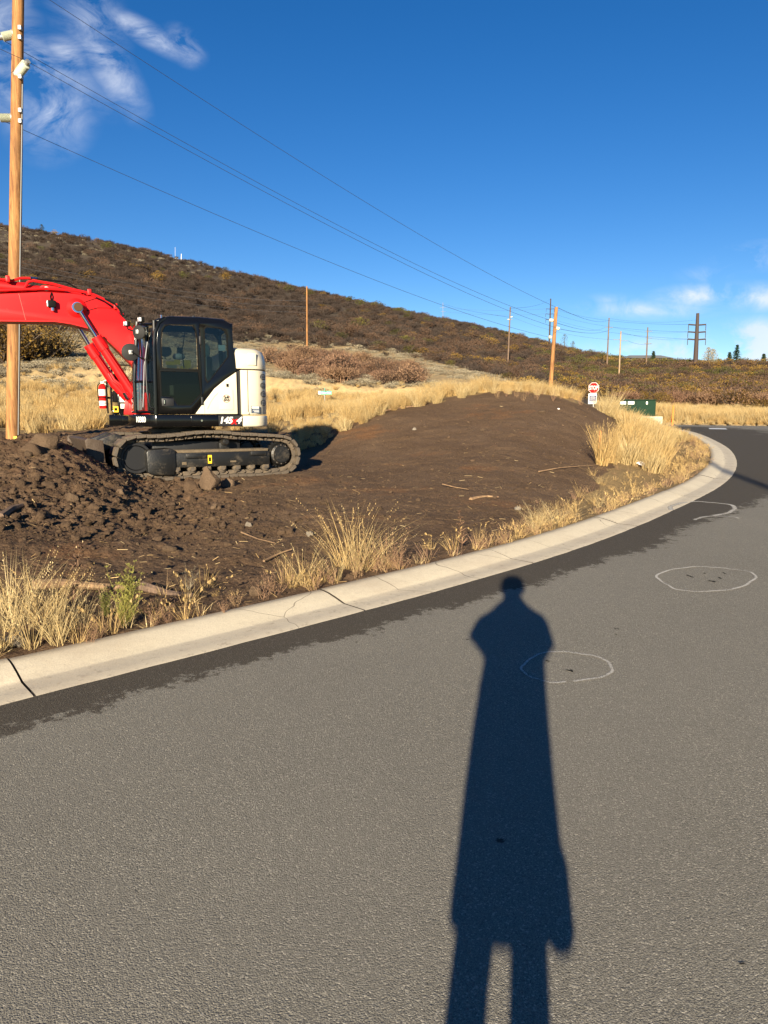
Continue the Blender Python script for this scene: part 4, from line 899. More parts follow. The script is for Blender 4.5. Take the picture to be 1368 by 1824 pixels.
ub(MB().tube([(.72, .0, .60), (1.62, 0, .58)], .07, 14), 'blade_cylinder', M['muddy'], EX)

# fire extinguisher hung on the front rail
xm = Matrix.Translation(EX.location) @ Matrix.Rotation(R(204), 4, 'Z')
fe = empty('fire_extinguisher', tuple(xm @ Vector((1.34, -.95, 1.24))), R(204), 'red fire extinguisher with white labels hung on the front of the excavator', 'fire extinguisher')
MB().lathe([(.001, 0), (.066, .004), (.07, .02), (.07, .40), (.055, .445), (.03, .465), (.03, .48), (.001, .482)], 'z', 24).build('tank', M['signred'], fe)
for z0, z1 in ((.06, .10), (.11, .15), (.25, .37)): MB().lathe([(.0712, z0), (.0712, z1)], 'z', 24).build('printed_label', M['white'], fe)
MB().box(-.03, .03, -.02, .02, .48, .52).build('valve', M['white'], fe, .005)
MB().tube([(-.02, 0, .52), (-.06, .01, .545), (-.12, .02, .54)], .009, 6).tube([(-.02, 0, .50), (-.08, .01, .46), (-.11, .02, .41)], .008, 6).build('lever', M['white'], fe)
MB().tube([(.03, 0, .5), (.08, 0, .45), (.085, 0, .3), (.08, 0, .15)], .009, 6).build('hose', M['rubber'], fe)
MB().lathe([(.074, .20), (.074, .22)], 'z', 24).box(-.16, -.07, -.012, .012, .19, .23).build('mount_strap', M['rubber'], fe)

# ---------------------------------------------------------------- plants: meshes
def blade(V, F, base, az, h, lean, w, curve, segs=3):
    b = len(V); dx, dy = math.cos(az), math.sin(az); px_, py_ = -dy, dx
    tw = random.uniform(-1.2, 1.2); c, s_ = math.cos(tw), math.sin(tw); wx, wy = px_ * c + dx * s_, py_ * c + dy * s_
    for i in range(segs + 1):
        t = i / segs; out = lean * t + curve * t * t; z_ = h * (t - .28 * curve / max(h, .01) * t * t * .6); ww = w * (1 - t) ** .7 * .5
        x, y = base[0] + dx * out, base[1] + dy * out
        if i < segs: V += [(x - wx * ww, y - wy * ww, z_), (x + wx * ww, y + wy * ww, z_)]
        else: V.append((x, y, z_))
    for i in range(segs - 1): F.append((b + 2 * i, b + 2 * i + 1, b + 2 * i + 3, b + 2 * i + 2))
    F.append((b + 2 * segs - 2, b + 2 * segs - 1, b + 2 * segs))
def mk(name, V, F, mats, mi=None):
    me = bpy.data.meshes.new(name); me.from_pydata(V, [], F)
    for m_ in mats: me.materials.append(m_)
    if mi is not None: me.polygons.foreach_set('material_index', mi)
    me.update(); return me
def tuft_mesh(name, n, h, spread, lean, w, mat, heads=0, curve=.25, up=1.0):
    V, F = [], []
    for i in range(n):
        a = random.uniform(0, 2 * math.pi); r_ = spread * math.sqrt(random.random()) ; hh = h * random.uniform(.45, 1.0) * up
        blade(V, F, (r_ * math.cos(a), r_ * math.sin(a)), a + random.gauss(0, .7), hh, lean * hh * random.uniform(.2, 1.0), w * random.uniform(.6, 1.3), curve * hh * random.uniform(0, 1.2))
        if i < heads:      # seed head along the upper stem
            x, y, z_ = V[-1]
            for k in range(6):
                q = random.uniform(0, 6.28); zz = z_ - k * .022 * h / .8; bx = x * (1 - .04 * k) ; by = y * (1 - .04 * k); b = len(V); l_ = .010 + .007 * random.random()
                V += [(bx, by, zz), (bx + l_ * math.cos(q), by + l_ * math.sin(q), zz + .012), (bx + .3 * l_ * math.cos(q + 1), by + .3 * l_ * math.sin(q + 1), zz + .03)]; F.append((b, b + 1, b + 2))
    return mk(name, V, F, [mat])
def weed_mesh(name, mats, stems, h, spread, twigs, w=.006, leaf=.02, leaves=6, splay=.3):
    """branching forb: stems with side twigs and small leaves"""
    V, F, mi = [], [], []
    def seg(a, b_, w0, w1):
        k = len(V); d_ = (b_ - a); s_ = d_.cross(Vector((random.uniform(-1, 1), random.uniform(-1, 1), .1))).normalized()
        V.extend([tuple(a - s_ * w0), tuple(a + s_ * w0), tuple(b_ + s_ * w1), tuple(b_ - s_ * w1)]); F.append((k, k + 1, k + 2, k + 3)); mi.append(0)
    for i in range(stems):
        a = random.uniform(0, 6.28); p = Vector((random.uniform(-spread, spread) * .4, random.uniform(-spread, spread) * .4, 0)); d_ = Vector((math.cos(a) * splay * random.random(), math.sin(a) * splay * random.random(), 1)).normalized()
        hh = h * random.uniform(.6, 1.0); n = 6
        for k in range(n):
            q = p + d_ * hh / n + Vector((random.gauss(0, .012), random.gauss(0, .012), 0)); seg(p, q, w * (1 - k / n) * .5 + .001, w * (1 - (k + 1) / n) * .5 + .001)
            for t in range(twigs):
                b2 = random.uniform(0, 6.28); dd2 = (Vector((math.cos(b2), math.sin(b2), random.uniform(.5, 1.4)))).normalized(); L = hh * random.uniform(.08, .24) * (1.1 - k / n)
                e_ = q + dd2 * L; seg(q, e_, w * .25, w * .12)
                for l_ in range(leaves):
                    c_ = q.lerp(e_, random.uniform(.2, 1.05)); k3 = len(V); r1 = Vector((random.gauss(0, 1), random.gauss(0, 1), random.gauss(.4, 1))).normalized() * leaf * random.uniform(.5, 1.2); r2 = r1.orthogonal().normalized() * leaf * .28
                    V.extend([tuple(c_ - r2), tuple(c_ + r2), tuple(c_ + r1)]); F.append((k3, k3 + 1, k3 + 2)); mi.append(len(mats) - 1)
            p = q
    return mk(name, V, F, mats, mi)
def shrub_mesh(name, mats, n, leaf, rx=1.0, rz=.8, twigs=60, lumps=7, tw=.02, gap=.0):
    """dome of small leaf clumps carried on limbs; unit radius"""
    V, F, mi = [], [], []
    cs = [Vector((random.uniform(-.6, .6) * rx, random.uniform(-.6, .6) * rx, random.uniform(.35, .8) * rz)) for _ in range(lumps)]
    for i in range(twigs):
        c_ = random.choice(cs); a = Vector((c_.x * .25, c_.y * .25, 0)); e_ = c_ + Vector((random.gauss(0, .25), random.gauss(0, .25), random.gauss(.22, .2))); e_.z = max(.08, min(e_.z, rz * 1.25))
        m_ = a.lerp(e_, .5) + Vector((random.gauss(0, .05), random.gauss(0, .05), .05))
        for p, q, w0 in ((a, m_, tw), (m_, e_, tw * .6)):
            s_ = (q - p).cross(Vector((random.uniform(-1, 1), random.uniform(-1, 1), .2))).normalized() * w0; k = len(V)
            V.extend([tuple(p - s_), tuple(p + s_), tuple(q + s_ * .5), tuple(q - s_ * .5)]); F.append((k, k + 1, k + 2, k + 3)); mi.append(0)
    for i in range(n):
        c_ = random.choice(cs); d_ = Vector((random.gauss(0, 1), random.gauss(0, 1), random.gauss(.25, 1))).normalized(); r_ = random.uniform(.55, 1.0) * .52
        p = c_ + Vector((d_.x * r_ * rx, d_.y * r_ * rx, d_.z * r_ * rz))
        if p.z < .02: p.z = random.uniform(.02, .2)
        r1 = Vector((random.gauss(0, 1), random.gauss(0, 1), random.gauss(.5, 1))).normalized() * leaf * random.uniform(.5, 1.3); r2 = r1.orthogonal().normalized() * leaf * random.uniform(.3, .6); k = len(V)
        V.extend([tuple(p - r2), tuple(p + r2), tuple(p + r1)]); F.append((k, k + 1, k + 2)); mi.append(1)
    return mk(name, V, F, mats, mi)
def bare_mesh(name, mats, stems=26, leaves=120):
    """leafless scrub: many upright forked twigs"""
    V, F, mi = [], [], []
    def st(p, q, w0, w1):
        s_ = (q - p).cross(Vector((random.uniform(-1, 1), random.uniform(-1, 1), .2))).normalized(); k = len(V)
        V.extend([tuple(p - s_ * w0), tuple(p + s_ * w0), tuple(q + s_ * w1), tuple(q - s_ * w1)]); F.append((k, k + 1, k + 2, k + 3)); mi.append(0)
    for i in range(stems):
        a = random.uniform(0, 6.28); r_ = random.uniform(0, .5); p = Vector((r_ * math.cos(a), r_ * math.sin(a), 0)); d_ = Vector((math.cos(a) * .5 * random.random(), math.sin(a) * .5 * random.random(), 1)).normalized(); L = random.uniform(.45, .75)
        q = p + d_ * L * .5; st(p, q, .018, .012)
        for b_ in range(3):
            d2 = (d_ + Vector((random.gauss(0, .45), random.gauss(0, .45), 0))).normalized(); e_ = q + d2 * L * .5; st(q, e_, .012, .007)
            for c_ in range(6):
                d3 = (d2 + Vector((random.gauss(0, .6), random.gauss(0, .6), random.gauss(.1, .3)))).normalized(); m_ = q.lerp(e_, random.uniform(.3, 1)); st(m_, m_ + d3 * random.uniform(.12, .3), .008, .003)
    for i in range(leaves):
        a = random.uniform(0, 6.28); r_ = math.sqrt(random.random()) * .8; p = Vector((r_ * math.cos(a), r_ * math.sin(a), random.uniform(.1, .85) * (1.1 - r_ * .5))); r1 = Vector((random.gauss(0, 1), random.gauss(0, 1), random.gauss(.5, 1))).normalized() * .06; r2 = r1.orthogonal().normalized() * .02; k = len(V)
        V.extend([tuple(p - r2), tuple(p + r2), tuple(p + r1)]); F.append((k, k + 1, k + 2)); mi.append(1)
    return mk(name, V, F, mats, mi)
def rock_mesh(name, mat, rough=.35, sub=2, flat_=.75, ang=0):
    pls = [(Vector((random.gauss(0, 1), random.gauss(0, 1), random.gauss(.3, .8))).normalized(), random.uniform(.55, .85)) for _ in range(ang * 4)]
    bm = bmesh.new(); bmesh.ops.create_icosphere(bm, subdivisions=sub, radius=1); o_ = Vector((random.uniform(0, 99), random.uniform(0, 99), 0))
    for v in bm.verts:
        n = v.co.normalized(); v.co = n * (1 + rough * mnoise.noise(n * 1.1 + o_) * 1.6 + rough * .5 * mnoise.noise(n * 3.1 + o_)); v.co.z *= flat_
        v.co.x = round(v.co.x * 3.2) / 3.2 * .35 + v.co.x * .65
        for pn, pd in pls:
            e_ = v.co.dot(pn) - pd
            if e_ > 0: v.co -= pn * e_ * .92
    for f in bm.faces: f.smooth = random.random() < .5
    me = bpy.data.meshes.new(name); bm.to_mesh(me); bm.free(); me.materials.append(mat); return me

def scatter(name, pts, rot, scl, kind, variants, label, cat):
    """one uncountable mass: instances of the meshes in `variants` on the given points"""
    me = bpy.data.meshes.new(name); me.vertices.add(len(pts)); me.vertices.foreach_set('co', np.asarray(pts, np.float32).ravel())
    a = me.attributes.new('rot', 'FLOAT_VECTOR', 'POINT'); a.data.foreach_set('vector', np.asarray(rot, np.float32).ravel())
    a = me.attributes.new('scl', 'FLOAT_VECTOR', 'POINT'); a.data.foreach_set('vector', np.asarray(scl, np.float32).ravel())
    a = me.attributes.new('knd', 'INT', 'POINT'); a.data.foreach_set('value', np.asarray(kind, np.int32))
    o = place_mesh(name, me); gt = bpy.data.node_groups.new(name, 'GeometryNodeTree')
    gt.interface.new_socket('Geometry', in_out='INPUT', socket_type='NodeSocketGeometry'); gt.interface.new_socket('Geometry', in_out='OUTPUT', socket_type='NodeSocketGeometry')
    n, l = gt.nodes, gt.links; gi = n.new('NodeGroupInput'); go = n.new('NodeGroupOutput'); jn = n.new('GeometryNodeJoinGeometry')
    def attr(nm, ty):
        x = n.new('GeometryNodeInputNamedAttribute'); x.data_type = ty; x.inputs[0].default_value = nm; return x.outputs[0]
    rt = n.new('FunctionNodeEulerToRotation'); l.new(attr('rot', 'FLOAT_VECTOR'), rt.inputs[0]); sc = attr('scl', 'FLOAT_VECTOR'); kd = attr('knd', 'INT')
    for k, vm in enumerate(variants):
        src = bpy.data.objects.new(name + '_source', vm)          # never linked to the scene
        oi = n.new('GeometryNodeObjectInfo'); oi.inputs[0].default_value = src; oi.transform_space = 'ORIGINAL'
        cp = n.new('FunctionNodeCompare'); cp.data_type = 'INT'; cp.operation = 'EQUAL'; l.new(kd, cp.inputs[2]); cp.inputs[3].default_value = k
        ip = n.new('GeometryNodeInstanceOnPoints'); l.new(gi.outputs[0], ip.inputs['Points']); l.new(cp.outputs[0], ip.inputs['Selection']); l.new(oi.outputs['Geometry'], ip.inputs['Instance'])
        l.new(rt.outputs[0], ip.inputs['Rotation']); l.new(sc, ip.inputs['Scale']); l.new(ip.outputs[0], jn.inputs[0])
    l.new(jn.outputs[0], go.inputs[0]); md = o.modifiers.new('scatter', 'NODES'); md.node_group = gt
    return tag(o, label, cat, kind='stuff')

B_ = [shrub_mesh('s', [M['bark'], M['rust']], 420, .10, twigs=50), shrub_mesh('s', [M['bark'], M['ochre']], 420, .10, twigs=40), shrub_mesh('s', [M['bark'], M['olive']], 420, .10, twigs=30)]
bare = [bare_mesh('b', [M['bare'], M['bare']], 26, 200), bare_mesh('b', [M['bare'], M['bare']], 30, 260), bare_mesh('b', [M['bare'], M['rust']], 22, 320)]
sage = [shrub_mesh('g', [M['bark'], M['sage']], 260, .12, rz=.6, twigs=16, lumps=6), shrub_mesh('g', [M['bark'], M['sage']], 220, .12, rz=.7, twigs=14, lumps=5)]
tuftA = [tuft_mesh('t', 170, 1.0, .12, .34, .008, M['gold'], 30) for _ in range(3)]              # bunch grass, unit height
tuftP = [tuft_mesh('t', 150, 1.0, .18, .42, .008, M['paleg'], 26) for _ in range(3)]
tuftFar = [tuft_mesh('t', 110, 1.0, .26, .38, .022, M['gold'], 0), tuft_mesh('t', 110, 1.0, .28, .40, .022, M['paleg'], 0)]
shrubs = bare + B_ + sage      # 0-2 bare, 3 rust, 4 ochre, 5 olive, 6-7 sage

# ---------------------------------------------------------------- the hillside
def rand_field(n, x0, x1, Y0, Y1, p=1.0):
    px_ = rng.uniform(x0, x1, n); Yr = np.exp(rng.uniform(math.log(Y0), math.log(Y1), n))
    X, Y, z_, py_ = at_Y(px_, Yr); return px_, py_, X, Y, z_
bx = np.array([-400, 0, 240, 330, 480, 560, 700, 800, 900, 1000, 1050, 1100, 1200, 1800], float)
by = np.array([600, 588, 592, 600, 610, 612, 626, 648, 672, 697, 722, 726, 722, 716], float)
px_, py_, X, Y, z_ = rand_field(26000, -330, 1700, 52, 400)
lim = np.interp(px_, bx, by); nz = fbm(X, Y, .035, 3); nz2 = fbm(X + 300, Y, .02, 3)
inb = py_ < lim + rng.normal(0, 4, len(px_))
skyl = np.interp(px_, [0, 75, 150, 300, 450, 650, 850, 1050], [404, 410, 428, 458, 495, 540, 585, 633])
top_tan = (px_ < 420) & (py_ < skyl + 60 - px_ * .10)           # grassy shoulder of the hill
thick = np.where(top_tan, .26 + .35 * (nz > .0), np.where(nz > -.22, .92, .35))
keep = inb & (rng.random(len(px_)) < thick); px_, py_, X, Y, z_, nz, nz2 = [a[keep] for a in (px_, py_, X, Y, z_, nz, nz2)]
q = rng.random(len(X)); rightw = sstep(850, 1150, px_); low = sstep(90, 20, np.interp(px_, bx, by) - py_)
p_bare = .90 - .42 * rightw - .25 * low * (px_ > 560); p_rust = .06 + .20 * rightw + .25 * low
pt = nz2 + .35 * rng.normal(0, 1, len(X)) * .4
kind = np.where(q < p_bare, rng.integers(0, 3, len(X)), np.where(q < p_bare + p_rust, 3, np.where(pt > .02, 4, 5)))
kind = np.where((nz2 > .30) & (rng.random(len(X)) < .2), 4, kind); kind = np.where((rightw > .5) & (nz2 < -.12) & (rng.random(len(X)) < .35), 5, kind)
r_ = rng.uniform(.8, 1.9, len(X)) * np.where(kind == 2, .8, 1) * (1 + .35 * (Y > 150)); h_ = rng.uniform(.75, 1.15, len(X))
# the nearest scrub becomes individual bushes; keep it out of the mass
mass = Y > 66
scl = np.c_[r_, r_, r_ * h_ * .95]; rot = np.c_[np.zeros(len(X)), np.zeros(len(X)), rng.uniform(0, 6.28, len(X))]
scatter('hillside_scrub', np.c_[X, Y, z_ - .1][mass], rot[mass], scl[mass], kind[mass], shrubs, 'dark autumn scrub covering the long hillside behind the excavator', 'scrub')
# tan shoulder grass, sage meadow
px_, py_, X, Y, z_ = rand_field(14000, -330, 1350, 34, 330)
lim = np.interp(px_, bx, by); skyl = np.interp(px_, [0, 75, 150, 300, 450, 650, 850, 1050], [404, 410, 428, 458, 495, 540, 585, 633])
sg = ((py_ > lim - 4) & (fbm(X, Y, .05, 3) > -.12 + .3 * (px_ < 480) * (py_ > 680))) | ((px_ < 460) & (py_ < skyl + 70 - px_ * .1) & (rng.random(len(X)) < .4))
sg |= (px_ < 480) & (py_ < 692) & (py_ > 585) & (fbm(X, Y, .08, 3) > -.2)
sg &= ~((py_ > 700) | ((px_ > 1060) & (py_ > 690)))
r_ = rng.uniform(.30, .75, len(X)) * (1 + (Y > 120) * .5); rot = np.c_[np.zeros(len(X)), np.zeros(len(X)), rng.uniform(0, 6.28, len(X))]
scatter('sagebrush', np.c_[X, Y, z_ - .05][sg], rot[sg], np.c_[r_, r_, r_ * .8][sg], rng.integers(0, 2, len(X))[sg], sage, 'grey-green sagebrush dotted over the pale meadow below the hill', 'sagebrush')

# grass: golden field between the dirt lot and the hill, bank on the far side of the road
pts, rots, scs, kn = [], [], [], []
def put(X, Y, z_, hgt, kd_, wd=1.0):
    n = len(X); pts.append(np.c_[X, Y, z_ - .02]); rots.append(np.c_[rng.normal(0, .10, n), rng.normal(0, .10, n), rng.uniform(0, 6.28, n)]); scs.append(np.c_[hgt * wd, hgt * wd, hgt]); kn.append(kd_)
px_, py_, X, Y, z_ = rand_field(17000, -330, 1250, 15.5, 66)
_, d_, dirt_, _, _, _, _ = H(X, Y, True); dn = fbm(X, Y, .35, 3)
ok = (d_ > 1.5) & ~dirt_.astype(bool) & (py_ > 596) & (dn > -.28 + .25 * sstep(34, 55, Y))
ok &= ~((px_ > 480) & (px_ < 760) & (py_ < 690) & (rng.random(len(X)) < .7)) & ~((px_ > 640) & (px_ < 1060) & (Y > 40) & (rng.random(len(X)) < .45))
ok &= ~((px_ < 700) & (Y < 17.2)) & ~((px_ < 240) & (py_ > 765) & (rng.random(len(X)) < .6))
ok &= ~((px_ > 1025) & (px_ < 1078))
ok &= ~((px_ < 520) & (Y > 18) & ((fbm(X + 60, Y, 1.0, 2) < .0) | (rng.random(len(X)) < .62))) & ~((px_ > 560) & (Y < 30) & (rng.random(len(X)) < .6)) & ~((px_ > 460) & (px_ < 660) & (Y < 20.5))
hh = rng.uniform(.38, .75, len(X)) * (1 - .35 * sstep(30, 60, Y)); hh = np.where((px_ > 560) & (px_ < 1100) & (Y < 42), rng.uniform(.2, .42, len(X)), hh)
hh = np.where((px_ > 490) & (px_ < 625) & (Y < 25), rng.uniform(.14, .28, len(X)), hh)
put(X[ok], Y[ok], z_[ok], hh[ok], np.where(rng.random(ok.sum()) < .6, 6, 7), 1.15)
px_, py_, X, Y, z_ = rand_field(8000, 1120, 1900, 33, 62)
_, d_, *_r = H(X, Y, True); ok = (d_ < -RW - .25); hh = rng.uniform(.55, 1.0, len(X)) * np.clip((-RW - d_) * .8, .35, 1)
put(X[ok], Y[ok], z_[ok], hh[ok] * np.where(Y[ok] > 50, .7, 1), np.where(rng.random(ok.sum()) < .5, 6, 7), 1.1)
px_, py_, X, Y, z_ = rand_field(800, 1030, 1260, 23, 44)            # rough corner behind the mound
_, d_, *_r = H(X, Y, True); ok = (d_ > .9) & ~((px_ < 1072)); put(X[ok], Y[ok], z_[ok], rng.uniform(.2, .55, ok.sum()), np.where(rng.random(ok.sum()) < .5, 6, 7), 1.1)
px_, py_, X, Y, z_ = rand_field(5200, -330, 1010, 26, 62)
ok = (py_ > 640) & (py_ < 745) & ~((px_ > 470) & (px_ < 760) & (py_ < 684)) & (fbm(X, Y, .25, 3) > -.25) & (rng.random(len(X)) < .6); put(X[ok], Y[ok], z_[ok], rng.uniform(.22, .5, ok.sum()), np.where(rng.random(ok.sum()) < .5, 6, 7), 1.3)
scatter('dry_grass', np.concatenate(pts), np.concatenate(rots), np.concatenate(scs), np.concatenate(kn), tuftA + tuftP + tuftFar, 'dry golden grass filling the field behind the dirt lot and the far road bank', 'grass')

# fine litter and stubble near the curb
pts, rots, scs, kn = [], [], [], []
stub = [tuft_mesh('u', 26, .16, .05, .9, .005, M['straw'], 0, .5), tuft_mesh('u', 22, .22, .07, .8, .005, M['pinkweed'], 0, .4), tuft_mesh('u', 30, .26, .06, .6, .005, M['gold'], 6, .4)]
bit = MB(); bit.quad((-.5, -.035, 0), (.5, -.02, .0), (.5, .03, .03), (-.5, .03, .03)); bit = bit.build('straw', M['straw'], link=False, smooth=False, fix=False)
k0 = rng.integers(0, len(EC), 9000); off = KW + .02 + rng.gamma(1.2, .30, 9000); Xs = EC[k0, 0] + NL[k0, 0] * off; Ys = EC[k0, 1] + NL[k0, 1] * off
pxs, pys = proj(Xs, Ys, zroad_clamped(Ys)); dens = np.interp(pxs, [-100, 0, 300, 480, 540, 720, 760, 860, 940, 1100, 1300], [.6, .6, .4, .4, .6, .6, .08, .35, .5, .6, .6]); dens = dens * (fbm(Xs, Ys, 2.2, 2) > -.15)
ok = (Ys > 2) & (Ys < 34) & (rng.random(9000) < dens * .8) & ((off < 1.5) | (pxs > 950)); zs = H(Xs[ok], Ys[ok]); n = ok.sum()
pts.append(np.c_[Xs[ok], Ys[ok], zs - .01]); rots.append(np.c_[rng.normal(0, .25, n), rng.normal(0, .25, n), rng.uniform(0, 6.28, n)]); s0 = rng.uniform(.3, 1.0, n); scs.append(np.c_[s0, s0, s0]); kn.append(rng.choice([0, 0, 1, 1, 2], n))
u_, v_ = rng.uniform(-.6, .45, 3600), np.exp(rng.uniform(math.log(4), math.log(24), 3600)); X = u_ * v_; zz, d_, dt, *_r = H(X, v_, True); ok = (d_ > KW + .03); n = ok.sum()
pts.append(np.c_[X[ok], v_[ok], zz[ok] + .008]); rots.append(np.c_[rng.normal(0, .3, n), rng.normal(0, .3, n), rng.uniform(0, 6.28, n)]); s0 = rng.gamma(1.6, .018, n) + .014; scs.append(np.c_[s0, s0 * .6, s0]); kn.append(np.full(n, 3))
scatter('plant_litter', np.concatenate(pts), np.concatenate(rots), np.concatenate(scs), np.concatenate(kn), stub + [bit], 'dry stubble, weeds and straw bits strewn beside the curb and over the soil', 'plant litter')

# clods and small stones
cl = [rock_mesh('c', M['clod'], .45, 2, .7) for _ in range(4)] + [rock_mesh('c', M['rock'], .35, 2, .7)]
u_, v_ = rng.uniform(-.62, .42, 60000), np.exp(rng.uniform(math.log(4), math.log(22), 60000)); X = u_ * v_; zz, d_, dt, pl, pxs, pys, _j = H(X, v_, True)
band = np.exp(-((pys - (925 + .02 * pxs)) / 45) ** 2) * (pxs < 620)
den = .26 + .55 * pl + .38 * band * (fbm(X, v_, 1.2, 2) > -.1) + .15 * (pxs < 500) * (pys > 860); den *= (fbm(X + 40, v_, .8, 3) > -.35) * .7 + .3
den *= 1 - .6 * (pys > 965)
ok = dt.astype(bool) & (d_ > KW + .1) & (rng.random(60000) < den * .8) & (v_ < 21); n = ok.sum()
s0 = np.minimum(rng.pareto(2.2, n) * .0065 + .006, .055) * (1 + .15 * pl[ok]); s0 *= np.where((pl[ok] + band[ok]) < .15, .65, 1)
scatter('dirt_clods', np.c_[X[ok], v_[ok], zz[ok] + s0 * .15], rng.uniform(0, 6.28, (n, 3)) * [.15, .15, 1], np.c_[s0, s0 * rng.uniform(.7, 1.1, n), s0 * rng.uniform(.7, 1.2, n)], np.where(rng.random(n) < .03, 4, rng.integers(0, 4, n)), cl, 'loose dark clods and pebbles strewn over the dug soil', 'clods')

# ---------------------------------------------------------------- individual rocks and wood
def rock(px_, py_, s_, mat, label, cat='rock', group=None, rot=0, sub=3, rough=.35, z=.3, taper=0):
    p = at_px(px_, py_); me = rock_mesh('rock', M[mat], rough, sub, 1.0, ang=3)
    if taper:
        for v in me.vertices: k_ = 1 - taper * max(0, v.co.z + .4); v.co.x = v.co.x * k_ - .25 * taper * v.co.z; v.co.y *= k_
    o = place_mesh('rock', me, None, p + Vector((0, 0, s_[2] * z)), (random.uniform(-.2, .2), random.uniform(-.2, .2), rot), s_); return tag(o, label, cat, group)
rock(372, 872, (.24, .17, .26), 'rock', 'big pointed brown boulder standing in front of the excavator track', rough=.35, z=.5, taper=.6)
rock(408, 868, (.15, .13, .12), 'rock', 'smaller dark stone just right of the pointed boulder by the track')
rock(338, 872, (.13, .10, .12), 'clod', 'dark clod of earth just left of the pointed boulder by the track', 'clod')
rock(78, 800, (.32, .22, .20), 'rock', 'large grey-brown boulder on the spoil heap left of the dozer blade', z=.2)
rock(60, 812, (.22, .18, .15), 'clod', 'dark lump of earth below the large boulder on the spoil heap', 'clod')
rock(30, 1148, (.10, .08, .07), 'greyrock', 'pale grey cracked rock in the grass beside the curb at lower left', rough=.5)
rock(300, 985, (.07, .06, .05), 'rock', 'round brown stone resting on bare soil above the yellow-green weed')
rock(130, 890, (.10, .08, .07), 'rock', 'brown stone lying in the spoil heap at the left'); rock(215, 882, (.085, .07, .06), 'rock', 'small brown stone right of the other stone in the spoil heap')
rock(442, 937, (.045, .04, .045), 'greyrock', 'small pale stone on the lumpy soil left of the tall dry grass'); rock(552, 957, (.045, .04, .05), 'greyrock', 'small pale stone at the top of the bunch of grass by the curb')
rock(922, 911, (.06, .05, .04), 'greyrock', 'tan stone on the soil right of the torn bark strip')
rock(455, 1062, (.06, .05, .05), 'rock', 'rounded reddish stone half buried beside the curb')
rock(738, 768, (.07, .06, .05), 'greyrock', 'small grey stone on the smooth slope of the mound')
rock(995, 733, (.035, .03, .03), 'plastic_scrap', 'tiny white stone near the top of the mound', sub=2); rock(965, 735, (.10, .08, .06), 'rock', 'tan stone near the top of the mound')
rock(860, 768, (.05, .05, .04), 'rock', 'small brown stone in the middle of the mound slope')
p = at_px(1146, 833); mb = MB(); mb.rings([[Vector((x, y, z_)) for x, y in ((-.17, -.06), (.16, -.09), (.19, .04), (-.10, .08))] for z_ in (0, .02)]); o = mb.build('plastic_scrap', M['plastic_scrap'], None, .008, loc=tuple(p + Vector((0, 0, .06))), rot=(.5, .35, -.3)); tag(o, 'crumpled white plastic scrap lying in the dry grass near the curb bend', 'litter')
def stick(pix, r0, label, cat='branch', name='branch', mat='stick', lift=.02):
    P_ = [at_px(x, y) + Vector((0, 0, lift + (random.uniform(0, .02)))) for x, y in pix]; n_ = len(P_)
    o = MB().tube(P_, [r0 * (1 - .6 * i / (n_ - 1)) for i in range(n_)], 7).build(name, M[mat]); return tag(o, label, cat)
stick([(632, 752), (660, 742), (700, 733), (735, 726), (762, 718)], .035, 'long pale dead branch lying along the top edge of the mound')
stick([(838, 893), (850, 888), (868, 886), (888, 889)], .028, 'torn strip of orange bark lying on the bare soil', 'bark', 'bark_strip', lift=.0)
stick([(788, 868), (810, 873), (835, 876)], .010, 'thin dark stick left of the torn bark strip'); stick([(430, 960), (460, 968), (490, 975)], .010, 'thin pale root poking from the lumpy soil', 'root', 'root')
stick([(60, 1052), (110, 1047), (160, 1052), (225, 1058)], .05, 'weathered split log lying behind the grass at lower left', 'log', 'log'); stick([(255, 1052), (300, 1060), (345, 1066)], .045, 'dark half-buried log right of the yellow-green weed', 'log', 'log', 'greypole', .0)
stick([(0, 925), (22, 915), (45, 905)], .05, 'short dark log sticking out of the spoil heap at the left edge', 'log', 'log', 'greypole')
stick([(470, 1008), (500, 992), (520, 985)], .012, 'curved dark twig beside the dry weeds at the curb', 'twig', 'twig'); stick([(960, 843), (1000, 838), (1068, 832)], .014, 'long straw-coloured stalk bent over the soil near the curb bend', 'stalk', 'dry_stalk')

# ---------------------------------------------------------------- individual plants beside the curb
def plant(name, me, p, s_, label, cat, group=None, rz=None, tilt=0):
    o = place_mesh(name, me, None, p - Vector((0, 0, .01)), (random.gauss(0, .06) + tilt, random.gauss(0, .06), random.uniform(0, 6.28) if rz is None else rz), s_); return tag(o, label, cat, group)
green = weed_mesh('w', [M['greenweed'], M['greenweed']], 26, 1.0, .12, 4, .008, .028, 4, .34)
pinks = [weed_mesh('w', [M['pinkweed'], M['pinkweed']], 11, 1.0, .3, 3, .010, .028, 3, .85) for _ in range(2)]
mull = weed_mesh('w', [M['pinkweed'], M['rust']], 1, 1.0, .0, 9, .03, .05, 6, .05)
fineA = [tuft_mesh('t', 46, 1.0, .10, .55, .009, M['paleg'], 14, .6) for _ in range(3)]
fineG = [tuft_mesh('t', 42, 1.0, .12, .60, .009, M['gold'], 10, .7) for _ in range(3)]
plant('weed', green, at_px(222, 1118), .44, 'bushy yellow-green weed standing beside the curb at lower left', 'weed')
plant('weed', green, at_px(190, 1100), .22, 'low yellow-green weed just left of the bushy one', 'weed')
plant('weed', mull, at_px(133, 1085), .52, 'single tall reddish dried flower stalk above the grass at lower left', 'weed')
plant('weed', weed_mesh('w', [M['sage'], M['sage']], 12, 1.0, .1, 1, .01, .02, 1, .9), at_px(335, 1052), .26, 'grey-green spiky tuft on the soil between the two weed clumps', 'weed')
plant('weed', mull, at_px(822, 978), .42, 'lone pale dried stalk on the soil right of the big dry clump', 'weed')
